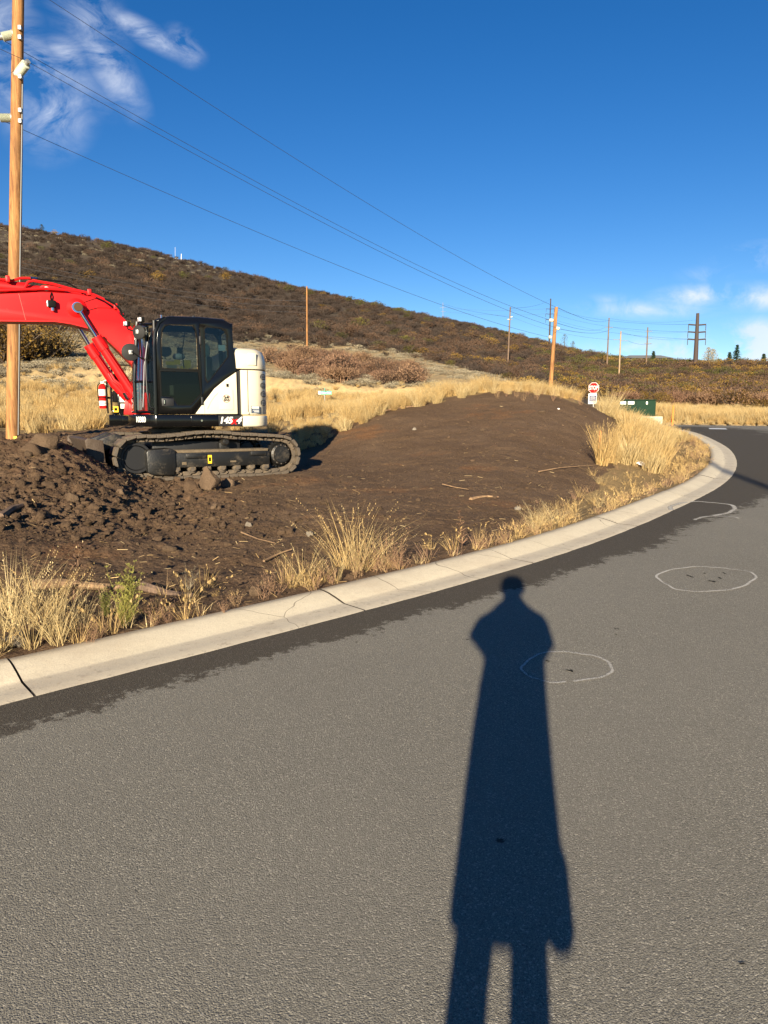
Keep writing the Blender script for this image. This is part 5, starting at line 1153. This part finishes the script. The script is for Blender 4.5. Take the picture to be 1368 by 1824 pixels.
G1 = 'dry golden grass tufts in the clump at the lower left'
for px0, py0, h0 in ((6, 1160, .50), (22, 1120, .55), (40, 1140, .50), (58, 1155, .42), (74, 1110, .48), (90, 1135, .45), (104, 1150, .45), (122, 1128, .40), (-20, 1130, .5), (12, 1085, .4), (55, 1090, .45), (95, 1095, .38), (140, 1150, .26), (150, 1120, .28)):
    plant('grass_tuft', random.choice(fineA + fineG), at_px(px0, py0), h0, 'dry golden grass tuft in the thick clump at the lower left corner by the curb', 'grass tuft', G1)
G2 = 'dry grass tufts in the clump beside the middle of the curb'
for px0, py0, h0 in ((540, 1042, .42), (556, 1046, .30), (575, 1040, .30), (600, 1035, .36), (612, 1010, .62), (628, 1015, .66), (640, 1020, .58), (655, 1018, .45), (668, 1010, .4), (690, 1008, .38), (520, 1048, .25)):
    plant('grass_tuft', random.choice(fineA + fineG), at_px(px0, py0), h0, 'dry grass tuft in the clump with pink weeds beside the middle of the curb', 'grass tuft', G2)
G3 = 'pinkish dried weeds along the middle of the curb'
for px0, py0, h0 in ((590, 1040, .22), (640, 1030, .26), (665, 1022, .28), (690, 1015, .34), (705, 1008, .36), (715, 1015, .22), (565, 1050, .18), (420, 1085, .16), (470, 1070, .24), (490, 1060, .26), (300, 1112, .18), (275, 1118, .20), (400, 1092, .14), (335, 1100, .16), (160, 1150, .16), (180, 1140, .18), (860, 975, .2), (900, 965, .22)):
    plant('weed', random.choice(pinks), at_px(px0, py0), h0, 'low pinkish dried weed growing along the edge of the curb', 'weed', G3)
G4 = 'golden grass tufts on the corner by the curb bend'
cnt = 0
for i in range(54):
    x = random.uniform(940, 1250); t = (x - 940) / 310; ylo = np.interp(x, [940, 1040, 1110, 1180, 1225, 1250], [955, 918, 892, 868, 838, 805]); yhi = np.interp(x, [940, 1040, 1080, 1110, 1250], [935, 885, 800, 770, 772])
    y = yhi + (ylo - yhi) * random.random() ** .8 - 2; p = at_px(x, y)
    if p.y > 30: continue
    if x < 1065 and y < 890 and random.random() < .6: continue
    tall = (1060 < x < 1180 and y < 845); h0 = random.uniform(.36, .66) if tall else random.uniform(.14, .32)
    if tall and random.random() < .4: continue
    plant('grass_tuft', random.choice(tuftA + tuftP) if tall else random.choice(fineA + fineG), p, (h0 * 1.3, h0 * 1.3, h0), 'tall golden grass tuft on the corner between the mound and the curb bend' if tall else 'short dry grass tuft on the strip beside the curb bend', 'grass tuft', G4 if tall else 'short grass tufts beside the curb bend', tilt=0)
for x, y, h0 in ((1072, 830, .95), (1084, 828, 1.0), (1078, 822, .9)):
    plant('grass_tuft', random.choice(tuftA), at_px(x, y), (h0, h0, h0), 'tall narrow golden grass clump standing at the right edge of the bare soil', 'grass tuft', 'narrow clump at the edge of the bare soil')
big = tuft_mesh('t', 240, 1.0, .16, .55, .014, M['paleg'], 60, .25)
X_, Y_, z2_, _ = at_Y(1085, 24.5); plant('grass_tuft', big, Vector((float(X_[0]), 24.5, float(z2_[0]))), (1.0, 1.0, 1.15), 'huge fan-shaped clump of dry grass right of the stop sign', 'grass tuft')
G5 = 'golden grass tufts on the crest of the mound'
for i in range(290):
    x = random.uniform(520, 1125); Yc = np.interp(x, [555, 620, 700, 760, 870, 1000, 1060, 1125], [18.6, 19.8, 21, 22, 22.6, 22.6, 23, 24.5]) + (random.uniform(-.1, 1.6) if random.random() < .75 else random.uniform(-1.0, 0))
    Xc, _y, zc, _p = at_Y(x, Yc); h0 = random.uniform(.28, .62) if x < 880 else random.uniform(.22, .48)
    if x > 1075: h0 *= 1.6
    if 1030 < x < 1075: continue
    if x < 612: h0 *= .5
    plant('grass_tuft', random.choice(tuftP + tuftA), Vector((float(Xc[0]), float(Yc), float(zc[0]))), (h0 * 1.5, h0 * 1.5, h0), 'golden grass tuft on the crest along the top edge of the dirt mound', 'grass tuft', G5)
for x, y in ((885, 712), (902, 706), (920, 708), (932, 718), (940, 704), (955, 712), (965, 704), (985, 716), (1000, 712), (1020, 716), (1035, 724)):
    plant('weed', random.choice(pinks), at_px(x, y), random.uniform(.22, .4), 'rust-coloured dried weed on the top of the mound', 'weed', 'rusty weeds on top of the mound')

# ---------------------------------------------------------------- individual bushes at the foot of the hill
def bush(name, crown_me, px0, Y0, s_, label, group=None, cat='bush', sink=.1):
    X_, Y_, z_, _ = at_Y(px0, Y0); return tag(place_mesh(name, crown_me, None, (float(X_[0]), float(Y0), float(z_[0]) - sink), (0, 0, random.uniform(0, 6.28)), s_), label, cat, group)
yb = shrub_mesh('y', [M['bark'], M['ochre']], 2600, .055, twigs=140, lumps=16, rz=.9)
for px0, Y0, s_ in ((-60, 58, 3.4), (10, 56, 3.4), (62, 58, 3.2), (100, 60, 2.4)):
    bush('oak_bush', yb, px0, Y0, (s_, s_, s_ * .95), 'yellow-ochre oak bush behind the near utility pole below the boom', 'yellow oak bushes behind the utility pole')
bush('oak_bush', yb, 238, 78, (2.2, 2.2, 1.7), 'dark yellow oak bush on the slope just right of the boom')
M['thicket'] = leaf_mat('thicket_twigs', [(.20, .115, .075), (.15, .09, .06), (.24, .15, .09)], trans=.1, var=.5)
rb = [shrub_mesh('y', [M['bare'], M['thicket']], 1500, .06, twigs=200, lumps=14, rz=.8, tw=.012) for _ in range(2)]; bb2 = [bare_mesh('b', [M['thicket'], M['thicket']], 60, 700) for _ in range(2)]
for i in range(64):
    x = random.uniform(478, 745); Yb = random.uniform(55, 92); s_ = random.uniform(1.3, 2.2) if x < 720 else random.uniform(1, 1.6)
    bush('scrub_bush', random.choice(rb + bb2), x, Yb, (s_, s_, s_ * random.uniform(.8, 1.1)), 'reddish-brown half-bare bush in the thicket on the meadow right of the excavator', 'bushes of the reddish thicket')
for i in range(26):
    x = random.uniform(1110, 1420); Yb = random.uniform(62, 74); s_ = random.uniform(1.3, 2.2)
    bush('scrub_bush', random.choice(rb + bb2 + [yb]), x, Yb, (s_, s_, s_ * random.uniform(.75, .95)), 'rust and tan bush in the row behind the grass bank at the right', 'bushes behind the far grass bank')
for x, Yb, s_ in ((1215, 76, 2.0), (1240, 80, 2.2), (1365, 58, 1.6)): bush('oak_bush', shrub_mesh('y', [M['bark'], M['olive']] if x < 1300 else [M['bark'], M['ochre']], 1500, .07, twigs=60, lumps=10), x, Yb, (s_, s_, s_ * .8), 'olive-green bush among the rust bushes right of the steel pole' if x < 1300 else 'yellow bush at the right edge above the grass bank', 'olive bushes' if x < 1300 else None)
gs = shrub_mesh('g', [M['bark'], M['sage']], 1200, .05, rz=.7, twigs=60, lumps=10)
for i in range(14):
    x = random.uniform(120, 300); bush('sagebrush_clump', gs, x, random.uniform(44, 54), random.uniform(.7, 1.3), 'grey sagebrush clump beside the yellow bushes under the boom', 'grey sagebrush clumps under the boom', 'sagebrush')

# ---------------------------------------------------------------- trees on the skyline
def conifer(px0, Y0, h0, label):
    X_, Y_, z_, _ = at_Y(px0, Y0); t = empty('conifer', (float(X_[0]), Y0, float(z_[0]) - .4), 0, label, 'conifer')
    MB().tube([(0, 0, 0), (0, 0, h0)], [.14, .03], 7).build('trunk', M['bark'], t); V, F = [], []
    for k in range(int(26)):
        zz = h0 * (.12 + .88 * k / 26); rr = h0 * .30 * (1 - k / 27) + .1
        for b_ in range(9):
            a = random.uniform(0, 6.28); L = rr * random.uniform(.6, 1.1)
            for q in range(5):
                f = (q + 1) / 5; c_ = Vector((math.cos(a) * L * f, math.sin(a) * L * f, zz - .12 * L * f)); r1 = Vector((random.gauss(0, 1), random.gauss(0, 1), random.gauss(0, .5))).normalized() * .32; r2 = r1.orthogonal().normalized() * .12; i = len(V)
                V += [tuple(c_ - r2), tuple(c_ + r2), tuple(c_ + r1)]; F.append((i, i + 1, i + 2))
    place_mesh('crown', mk('crown', V, F, [M['pine']]), t)
def leafy(px0, Y0, h0, mat, label, name='tree', n=500, cat='tree'):
    X_, Y_, z_, _ = at_Y(px0, Y0); t = empty(name, (float(X_[0]), Y0, float(z_[0]) - .4), 0, label, cat)
    tr = MB().tube([(0, 0, 0), (.1, 0, h0 * .5), (0, 0, h0 * .95)], [.14, .09, .03], 7)
    for k in range(9): a = k * .7; zz = h0 * (.25 + .07 * k); tr.tube([(0.05, 0, zz), (math.cos(a) * h0 * .16, math.sin(a) * h0 * .16, zz + h0 * .14)], [.05, .02], 5)
    tr.build('trunk', M['bark'], t); V, F = [], []
    for k in range(n):
        zz = random.uniform(.2, 1) * h0; a = random.uniform(0, 6.28); rr = h0 * .26 * math.sin(min(1, (zz / h0 - .1) * 1.1) * math.pi) ** .6 * math.sqrt(random.random())
        c_ = Vector((math.cos(a) * rr, math.sin(a) * rr, zz)); r1 = Vector((random.gauss(0, 1), random.gauss(0, 1), random.gauss(0, 1))).normalized() * .24; r2 = r1.orthogonal().normalized() * .12; i = len(V)
        V += [tuple(c_ - r2), tuple(c_ + r2), tuple(c_ + r1)]; F.append((i, i + 1, i + 2))
    place_mesh('crown', mk('crown', V, F, [mat]), t)
conifer(1298, 178, 4.4, 'left and shorter of the two dark conifers close together on the right ridge'); conifer(1311, 180, 6.0, 'taller pointed conifer in the pair on the right ridge')
conifer(1359, 176, 4.0, 'dark conifer near the right edge of the photo on the ridge'); conifer(1163, 215, 4.6, 'small dark conifer on the skyline just right of the house roof')
leafy(1260, 176, 5.6, M['sage'], 'slim pale grey tree on the ridge just right of the steel pole'); leafy(1268, 178, 5.2, M['sage'], 'broader pale tree beside the slim one right of the steel pole')
leafy(1005, 318, 7.0, M['olive'], 'dark leaning tree on the hill skyline right of the black pole', n=260); leafy(1020, 318, 5.0, M['olive'], 'small dark tree just right of the leaning skyline tree', n=200); leafy(75, 298, 4.0, M['pine'], 'tiny lone tree on the skyline of the hill at the upper left', n=220)

# ---------------------------------------------------------------- house on the ridge
X_, Y_, z_, _ = at_Y(1148, 230); hs = empty('house', (float(X_[0]), 230, 0), 0, 'low house with a grey roof just showing over the far ridge', 'house')
u1, v1 = ray(1148, 634); zt = EYE + float(v1) * 230
MB().box(-7, 7, -3, 3, zt - 5, zt - 1.0).build('wall', M['stucco'], hs); MB().rings([[(-8, -4, zt - 1.0), (8, -4, zt - 1.0), (8, 4, zt - 1.0), (-8, 4, zt - 1.0)], [(-5, 0, zt + .2), (5, 0, zt + .2), (5, .1, zt + .2), (-5, .1, zt + .2)]]).build('roof', M['roofing'], hs, sharp=10)

# ---------------------------------------------------------------- utility poles and lines
def P3(px0, py0, Y0):
    u, v = ray(px0, py0); return Vector((float(u) * Y0, Y0, EYE + float(v) * Y0))
def upole(b, t, Y0, r0, r1, mat, label, name='utility_pole', arms=(), insul=(), group=None, steel=False):
    B3, T3 = P3(*b, Y0), P3(*t, Y0); g0 = float(H(B3.x, Y0)[0]); d_ = (T3 - B3); B3 = B3 - d_ * max(0, (B3.z - g0 + .4) / d_.z)
    root = empty(name, B3, 0, label, 'utility pole', group); L = T3 - B3
    MB().tube([L * k / 12 for k in range(13)], [r0 + (r1 - r0) * k / 12 for k in range(13)], 18).build('pole_shaft', M[mat], root)
    for (x0, x1, py1, th) in arms:
        a, b2 = P3(x0, py1, Y0) - B3, P3(x1, py1, Y0) - B3; o_ = MB().tube([a, a.lerp(b2, .5) - Vector((0, 0, .15 if steel else 0)), b2], th, 6).build('crossarm', M['ironpole' if steel else 'galv'], root)
        if steel:
            for e_ in (a, b2): MB().tube([e_, e_ - Vector((0, 0, 1.4))], .07, 6).build('insulator', M['ironpole'], o_)
    for (x0, y0, x1, y1, th) in insul:
        a, b2 = P3(x0, y0, Y0) - B3, P3(x1, y1, Y0) - B3; MB().tube([a, a.lerp(b2, .15), a.lerp(b2, .9), b2], [th * .5, th, th, th * .6], 8).build('insulator', M['ceramic'], root)
    return root, B3
np_, NB = upole((22.5, 783), (33, -40), 18.0, .158, .125, 'pole', 'thick near wooden utility pole rising behind the excavator boom at the left edge')
def insulator(px0, py0, px1, py1, yo):
    """ribbed post insulator reaching sideways from the near pole"""
    a, b2 = P3(px0, py0, 18.0) - NB, P3(px1, py1, 18.0) - NB; a.y += yo * .2; b2.y += yo; n_ = 15; pr = []
    rs = []; pts_ = []
    for k in range(n_ * 2): pts_.append(a.lerp(b2, k / (n_ * 2 - 1))); rs.append(.082 if k % 2 else .105)
    o = MB().tube(pts_, rs, 18).build('insulator', M['ceramic'], np_, sharp=50)
    d_ = (b2 - a).normalized(); MB().tube([b2, b2 + d_ * .10], .055, 12).build('end_clamp', M['galv'], o); MB().tube([a - d_ * .06, a], .11, 12).build('mount_base', M['galv'], o); return NB + b2 + d_ * .08
i1 = insulator(23, 63, 8, 70, -.1); i2 = insulator(34, 134, 56, 123, -.25); i3 = insulator(20, 211, 4, 213, -.1)
for py_, dx in ((50, 4), (67, 4), (137, 5), (197, 5), (216, 5)):
    c_ = P3(33.5 + dx * .6, py_, 17.9) - NB; MB().box(-.04, .04, -.05, .03, -.05, .05).build('bolt_plate', M['galv'], np_, .01, loc=tuple(c_))
c_ = P3(27.5, 780, 17.82) - NB; MB().box(-.04, .04, -.01, .01, -.04, .04).build('pole_tag', M['yellow'], np_, loc=tuple(c_))
c_ = [P3(35 + (k * -.0), yy, 17.95) - NB for k, yy in enumerate((150, 300, 480, 640, 775))]; c_ = [P3(x, y, 17.93) - NB for x, y in ((40, 150), (38, 300), (35.5, 480), (34, 640), (32.5, 775))]; MB().tube(c_, .012, 6).build('ground_wire', M['galv'], np_)
p2, _ = upole((980, 700), (991, 547), 58, .17, .13, 'pole', 'leaning orange wooden utility pole behind the crest left of the stop sign', insul=((986, 571, 978, 570, .13), (989, 584, 997, 586, .13), (983, 601, 977, 600, .13)))
upole((547, 626), (546.5, 510), 118, .15, .11, 'pole', 'thin wooden utility pole on the hillside between the excavator and the mound')
upole((905, 640), (909, 547), 135, .16, .11, 'greypole', 'brown wooden utility pole on the slope left of the leaning pole', insul=((904, 569, 908, 569, .1), (909, 565, 913, 564, .1)), arms=((903, 913, 569, .05),))
upole((978, 625), (981, 532), 330, .42, .25, 'ironpole', 'tall black steel transmission pole rising behind the hill crest', arms=((973, 987, 550, .12), (972, 986, 559, .12), (972, 987, 569, .12)), steel=True)
upole((1081, 655), (1085, 566), 190, .20, .14, 'greypole', 'brown wooden utility pole on the skyline right of the leaning pole', arms=((1078, 1092, 583, .07),))
upole((1101, 705), (1106, 590), 120, .14, .10, 'palepole', 'pale wooden utility pole above the green cabinet', arms=((1092, 1104, 605, .04), (1104, 1118, 607, .04)))
upole((1150, 672), (1154, 583), 160, .18, .12, 'greypole', 'brown wooden utility pole with short arms right of the pale pole', arms=((1150, 1162, 590, .06), (1150, 1161, 602, .06), (1148, 1160, 612, .06)))
upole((1238, 662), (1243, 558), 172, .60, .34, 'ironpole', 'massive dark steel transmission pole with three crossarms on the right ridge', arms=((1226.5, 1257.5, 578, .17), (1225.5, 1257, 591, .17), (1225, 1257, 604, .17)), steel=True)
upole((789, 572), (789, 539), 330, .12, .10, 'farwire', 'faint grey lattice mast on the hill skyline', name='mast', arms=((784, 794, 548, .06), (785, 793, 555, .06)))
upole((323, 470), (323, 452), 305, .25, .10, 'white', 'tiny white antenna mast on the hilltop above the cab', name='mast'); upole((312, 468), (312, 440), 305, .05, .04, 'white', 'thin white aerial beside the white mast on the hilltop', name='mast')
def line(a, b_, sag, r_, mat, label, grp=None, ext=None):
    n_ = 28; P_ = [a.lerp(b_, k / n_) - Vector((0, 0, sag * 4 * (k / n_) * (1 - k / n_))) for k in range(n_ + 1)]
    if ext is not None: P_ = [ext] + P_
    o = MB().tube(P_, r_, 5).build('power_line', M[mat]); return tag(o, label, 'power line', grp)
e1, e2, e3, e0 = P3(977, 569, 58), P3(998, 586, 58), P3(976, 600, 58), P3(990, 547, 58)
back = lambda p, k: p - Vector((e1 - i1)).normalized() * k
a0 = P3(28, -40, 18)
line(i1, e1, .62, [.006] + [.006 + .005 * k / 28 for k in range(29)], 'wire', 'power line from the upper left insulator of the near pole to the leaning pole', None, i1 + Vector((-6, -9, 1.2)))
line(i2, e2, .60, [.006] + [.006 + .005 * k / 28 for k in range(29)], 'wire', 'power line from the right-hand insulator of the near pole to the leaning pole', None, i2 + Vector((-8, -9, 1.2)))
line(i3, e3, .55, [.006] + [.006 + .005 * k / 28 for k in range(29)], 'wire', 'lowest power line from the near pole down to the leaning pole', None, i3 + Vector((-6, -9, 1.2)))
line(a0, e0, .50, [.006] + [.006 + .005 * k / 28 for k in range(29)], 'wire', 'topmost power line crossing the sky from the upper left corner', None, a0 + Vector((-6, -9, 1.2)))
for k, (a, b_, sg_) in enumerate(((P3(991, 547, 58), P3(1085, 570, 190), 1.5), (P3(998, 586, 58), P3(1092, 583, 190), 1.6), (P3(977, 570, 58), P3(1078, 583, 190), 1.6), (P3(1085, 567, 190), P3(1240, 570, 172), 1.5), (P3(1106, 592, 120), P3(1226, 604, 172), 1.2), (P3(1092, 583, 190), P3(1226, 591, 172), 1.5), (P3(987, 550, 330), P3(1226, 578, 172), 3.5), (P3(987, 559, 330), P3(1225, 591, 172), 3.5), (P3(987, 569, 330), P3(1225, 604, 172), 3.0), (P3(913, 565, 135), P3(1092, 605, 120), 1.6), (P3(790, 548, 330), P3(973, 550, 330), 2), (P3(790, 555, 330), P3(972, 559, 330), 2), (P3(909, 549, 135), P3(980, 533, 330), 1.8), (P3(790, 541, 330), P3(908, 565, 135), 1.0), (P3(1118, 607, 120), P3(1162, 612, 160), .8))):
    far_ = max(a.y, b_.y); line(a, b_, sg_ * .5, .008 + .00005 * far_, 'wire', 'thin distant power line strung between the far poles on the right', 'thin power lines between the far poles')
for k, (x0, y0) in enumerate(((-60, 447), (-60, 455), (-60, 468))):
    line(P3(x0, y0, 60), P3(546, 512 + k * 10 + 24, 118), 1.0, .016, 'farwire', 'faint bright wire sagging in front of the dark hillside at the left', 'faint wires in front of the hillside')

# ---------------------------------------------------------------- signs, cabinet, stakes
def octa(r_): return [(r_ * math.cos(R(22.5 + 45 * k)), r_ * math.sin(R(22.5 + 45 * k))) for k in range(8)]
C0 = P3(1057.5, 691, 41); gz = float(H(C0.x, 41)[0])
sgn_ = empty('stop_sign', (C0.x, 41, gz), R(-36), 'red octagonal stop sign on a post with a blue and white notice under it', 'stop sign')
zc = C0.z - gz; hw = .325
MB().box(-.03, .03, .03, .09, -.3, zc + .2).build('post', M['galv'], sgn_, .005)
pl_ = MB().panel([(x, zc + y) for x, y in octa(hw)], .0, .02).build('sign_plate', M['white'], sgn_)
MB().panel([(x, zc + y) for x, y in octa(hw * .93)], -.004, -.001).build('sign_face', M['signred'], pl_)
F_ = lambda x, y, z_: frameM((x, y, z_), (1, 0, 0), (0, 0, 1))
text_mesh('STOP', .27, M['white'], F_(0, -.008, zc) @ Matrix.Diagonal((.80, 1.15, 1, 1)), .002, 0, .006, 'sign_text', pl_, 1.0)
nb = MB().box(-.29, .20, .0, .015, zc - .90, zc - .31).build('notice_board', M['white'], sgn_)
MB().box(-.23, .17, -.004, -.001, zc - .76, zc - .42).build('notice_panel', M['navy'], nb)
for a_, z0, w_ in ((-.02, .36, .2), (-.03, .48, .22), (-.03, .53, .3), (-.03, .58, .26), (-.03, .63, .34), (-.03, .69, .30), (-.03, .83, .28)): MB().box(a_ - w_ / 2, a_ + w_ / 2, -.008, -.005, zc - z0 - .008, zc - z0 + .008).build('printed_line', M['paper'] if .42 < z0 < .76 else M['textgrey'], nb)
C0 = P3(578.5, 699.5, 34); gz = float(H(C0.x, 34)[0]); ss = empty('street_sign', (C0.x, 34, gz), R(4), 'green street name sign on a thin post in the grass field', 'street sign'); zc = C0.z - gz
MB().tube([(-.02, .03, -.3), (0, .03, zc + .2)], .025, 8).build('post', M['galv'], ss)
b2 = MB().box(-.31, .33, -.01, .01, zc - .085, zc + .085).build('name_blade', M['signgreen'], ss); MB().box(-.31, -.18, -.016, -.011, zc - .075, zc + .075).build('white_end', M['white'], b2)
text_mesh('N', .09, M['textgrey'], F_(-.245, -.018, zc), .001, 0, .0, 'sign_text', b2); text_mesh('Aspen Ridge', .105, M['white'], F_(.075, -.013, zc) @ Matrix.Diagonal((.82, 1, 1, 1)), .001, 0, .001, 'sign_text', b2)
MB().box(-.01, .01, -.26, .26, zc + .10, zc + .22).build('name_blade', M['signgreen'], ss)
C0 = P3(762, 702, 28); gz = float(H(C0.x, 28)[0]); rs_ = empty('lot_sign', (C0.x, 28, gz), R(-8), 'low white board with red and orange print half hidden in grass behind the mound', 'sign'); zc = C0.z - gz
bd = MB().box(-.30, .30, 0, .02, zc - .16, zc + .13).build('board', M['white'], rs_); MB().box(-.25, .30 - .42, -.004, -.001, zc - .14, zc + .08).build('red_print', M['palered'], bd); MB().box(.07, .22, -.004, -.001, zc - .12, zc + .11).build('orange_print', M['orange'], bd)
for x in (-.27, .27): MB().box(x - .025, x + .025, .02, .06, -.2 - .0, zc + .13).build('post', M['white'], rs_)
# transformer cabinet
P_ = P3(1131, 742, 39); gz = P_.z
cb = empty('utility_cabinet', (P_.x, 39.0, gz - .05), R(-16), 'dark green pad-mounted utility cabinet behind the grass at the curb bend', 'utility cabinet')
MB().box(-1.25, 1.35, -.75, .75, -.5, .06).build('concrete_pad', M['concrete_pad'], cb, .02)
bx2 = MB().panel([(0, 0)] * 0 + [(-.98, .06), (.98, .06), (1.0, .80), (.92, .95), (-.62, .97), (-1.0, .72)], -.55, .50).build('cabinet_body', M['boxgreen'], cb, .03)
MB().box(-1.02, 1.04, -.60, .55, .90, .95).build('lid', M['boxgreen'], cb, .02)
for x0, x1 in ((-.82, -.52), (-.42, -.10)): MB().box(x0, x1, -.560, -.553, .70, .86).build('warning_label', M['paper'], bx2)
MB().box(.0, .012, -.558, -.552, .1, .9).build('door_seam', M['rubber'], bx2); MB().box(.50, .58, -.57, -.55, .70, .84).build('padlock_plate', M['galv'], bx2)
C0 = P3(1199.5, 722, 40.5); gz = float(H(C0.x, 40.5)[0]); lt = MB().box(-.045, .045, -.015, .015, -.2, C0.z - gz).build('marker_stake', M['orange'], None, loc=(C0.x, 40.5, gz)); tag(lt, 'orange wooden marker stake at the roadside beyond the green cabinet', 'stake')
C0 = P3(1068, 772, 21.0); p = at_px(1067, 800); lt = MB().box(-.018, .018, -.008, .008, -.1, .42).build('marker_stake', M['orange'], None, loc=tuple(p), rot=(0, .05, 0)); tag(lt, 'short faded orange stake at the right edge of the bare soil', 'stake')

# ---------------------------------------------------------------- street pole across the road behind the camera (casts the thin shadow on the bend)
q0 = px_on_road([1300], [842.6])[0]; az = math.atan2(LIGHT.x, LIGHT.y); back_ = 30.0
sx, sy = q0[0] - math.sin(az) * back_, q0[1] - math.cos(az) * back_
sp2 = empty('street_pole', (sx, sy, -.5), 0, 'slim wooden pole across the road that throws the thin shadow over the bend', 'utility pole')
MB().tube([(0, 0, 0), (0, 0, 9.8)], [.13, .085], 16).build('pole_shaft', M['palepole'], sp2)

# ---------------------------------------------------------------- the person taking the picture, standing just behind the camera
bx0, by0 = -.055, -.34
def skin_obj(name, verts, edges, radii, mat, parent, root=0, lv=1):
    me = bpy.data.meshes.new(name); me.from_pydata(verts, edges, []); me.update(); o = bpy.data.objects.new(name, me); C.objects.link(o)
    bm = bmesh.new(); bm.from_mesh(me); sl_ = bm.verts.layers.skin.verify()
    for i, v in enumerate(bm.verts): r_ = radii[i]; v[sl_].radius = (r_, r_) if isinstance(r_, (int, float)) else r_; v[sl_].use_root = (i == root)
    bm.to_mesh(me); bm.free()
    md = o.modifiers.new('skin', 'SKIN'); md.use_smooth_shade = True; s2 = o.modifiers.new('sub', 'SUBSURF'); s2.levels = lv; s2.render_levels = lv
    me.materials.append(mat); o.parent = parent; return o
per = empty('person', (0, 0, 0), 0, 'person in a long dark coat holding a phone, seen only as a long shadow', 'person')
vb = [(bx0, by0, .92), (bx0, by0, 1.12), (bx0, by0, 1.32), (bx0, by0, 1.46), (bx0 - .005, by0 + .01, 1.54), (bx0 - .005, by0 + .03, 1.60), (bx0 - .005, by0 + .04, 1.71)]
rb_ = [.15, .14, .15, (.13, .12), .055, .07, .085]
eb = [(0, 1), (1, 2), (2, 3), (3, 4), (4, 5), (5, 6)]
def chain(start, pts_, rads):
    p = start
    for q, r_ in zip(pts_, rads): vb.append(q); rb_.append(r_); eb.append((p, len(vb) - 1)); p = len(vb) - 1
    return p
for s_ in (-1, 1):
    hand = chain(3, [(bx0 + s_ * .165, by0 + .0, 1.45), (bx0 + s_ * .205, by0 + .08, 1.37), (bx0 + s_ * .15, by0 + .18, 1.41), (bx0 + .055 + s_ * .085, -.075, 1.465)], [.065, .052, .042, .028])
    palm = chain(hand, [(bx0 + .055 + s_ * .082, -.055, 1.50)], [.030])
    for k in range(4): chain(palm, [(bx0 + .055 + s_ * (.080 - .002 * k), -.045 + .010, 1.475 + .018 * k), (bx0 + .055 + s_ * .060, -.030, 1.478 + .018 * k)], [.009, .008])
    chain(palm, [(bx0 + .055 + s_ * .060, -.060, 1.525), (bx0 + .055 + s_ * .035, -.050, 1.530)], [.010, .009])
    chain(0, [(bx0 + s_ * .07, by0, .84), (bx0 - .02 + s_ * .078, by0, .48), (bx0 - .02 + s_ * .085, by0, .09), (bx0 - .02 + s_ * .09, by0 + .13, .04)], [.075, .04, .035, .035])
skin_obj('body', vb, eb, rb_, M['skin'], per)
coat = [(.650, -.222, .127), (.67, -.226, .13), (.75, -.227, .122), (.86, -.231, .119), (1.0, -.231, .12), (1.15, -.226, .124), (1.26, -.218, .130), (1.292, -.240, .157), (1.335, -.288, .198), (1.381, -.300, .193), (1.448, -.272, .166), (1.521, -.228, .120), (1.57, -.185, .06), (1.594, -.16, .03), (1.63, -.125, .015)]
V_ = []
for z_, xl, xr in coat:
    cx_, w_ = (xl + xr) / 2, (xr - xl) / 2; V_.append([(cx_ + w_ * math.cos(a), by0 + min(w_, .15) * .8 * math.sin(a), z_) for a in np.linspace(0, 2 * math.pi, 25)[:-1]])
MB().rings(V_, cap=False).build('coat', M['cloth'], per, fix=False)
for s_ in (-1, 1): MB().tube([(bx0 + s_ * .15, by0, 1.47), (bx0 + s_ * .18, by0 + .05, 1.43), (bx0 + s_ * .21, by0 + .08, 1.37), (bx0 + s_ * .17, by0 + .14, 1.39), (bx0 + .03 + s_ * .10, -.11, 1.45)], [.065, .065, .05, .046, .042], 14).build('coat_sleeve', M['cloth'], per)
for s_ in (-1, 1): MB().tube([(bx0 + s_ * .07, by0, .86), (bx0 - .015 + s_ * .078, by0, .70), (bx0 - .02 + s_ * .078, by0, .5), (bx0 - .02 + s_ * .085, by0, .09)], [.075, .050, .050, .05], 14).build('trouser_leg', M['cloth'], per); MB().tube([(bx0 + s_ * .095, by0 - .07, .05), (bx0 + s_ * .097, by0 + .06, .055), (bx0 + s_ * .10, by0 + .18, .035)], [.045, .05, .035], 12).build('shoe', M['rubber'], per)
MB().lathe([(.001, 1.815), (.05, 1.81), (.083, 1.78), (.095, 1.73), (.094, 1.68), (.085, 1.67)], 'z', 20, (bx0 - .005, by0 + .035, 0)).build('knit_cap', M['hair'], per)
MB().tube([(bx0 - .005, by0 + .12, 1.655), (bx0 - .005, by0 + .145, 1.64), (bx0 - .005, by0 + .12, 1.625)], [.008, .014, .010], 8).build('nose', M['skin'], per)
ph = MB().box(-.078, .078, -.030, -.021, 1.464, 1.536).build('phone', M['rubber'], None, .004); tag(ph, 'black phone held up in both hands by the person on the road', 'phone')
bag = MB().rings([[(x, y, z_) for x, y in ((-.04 * k, -.07), (.04 * k, -.07), (.04 * k, .07), (-.04 * k, .07))] for z_, k in ((.625, .7), (.65, 1), (.74, 1), (.78, .6))]).build('shoulder_bag', M['cloth'], None, .02, loc=(bx0 + .142, by0, 0)); tag(bag, 'dark bag hanging at the right side of the person in the long coat', 'bag')
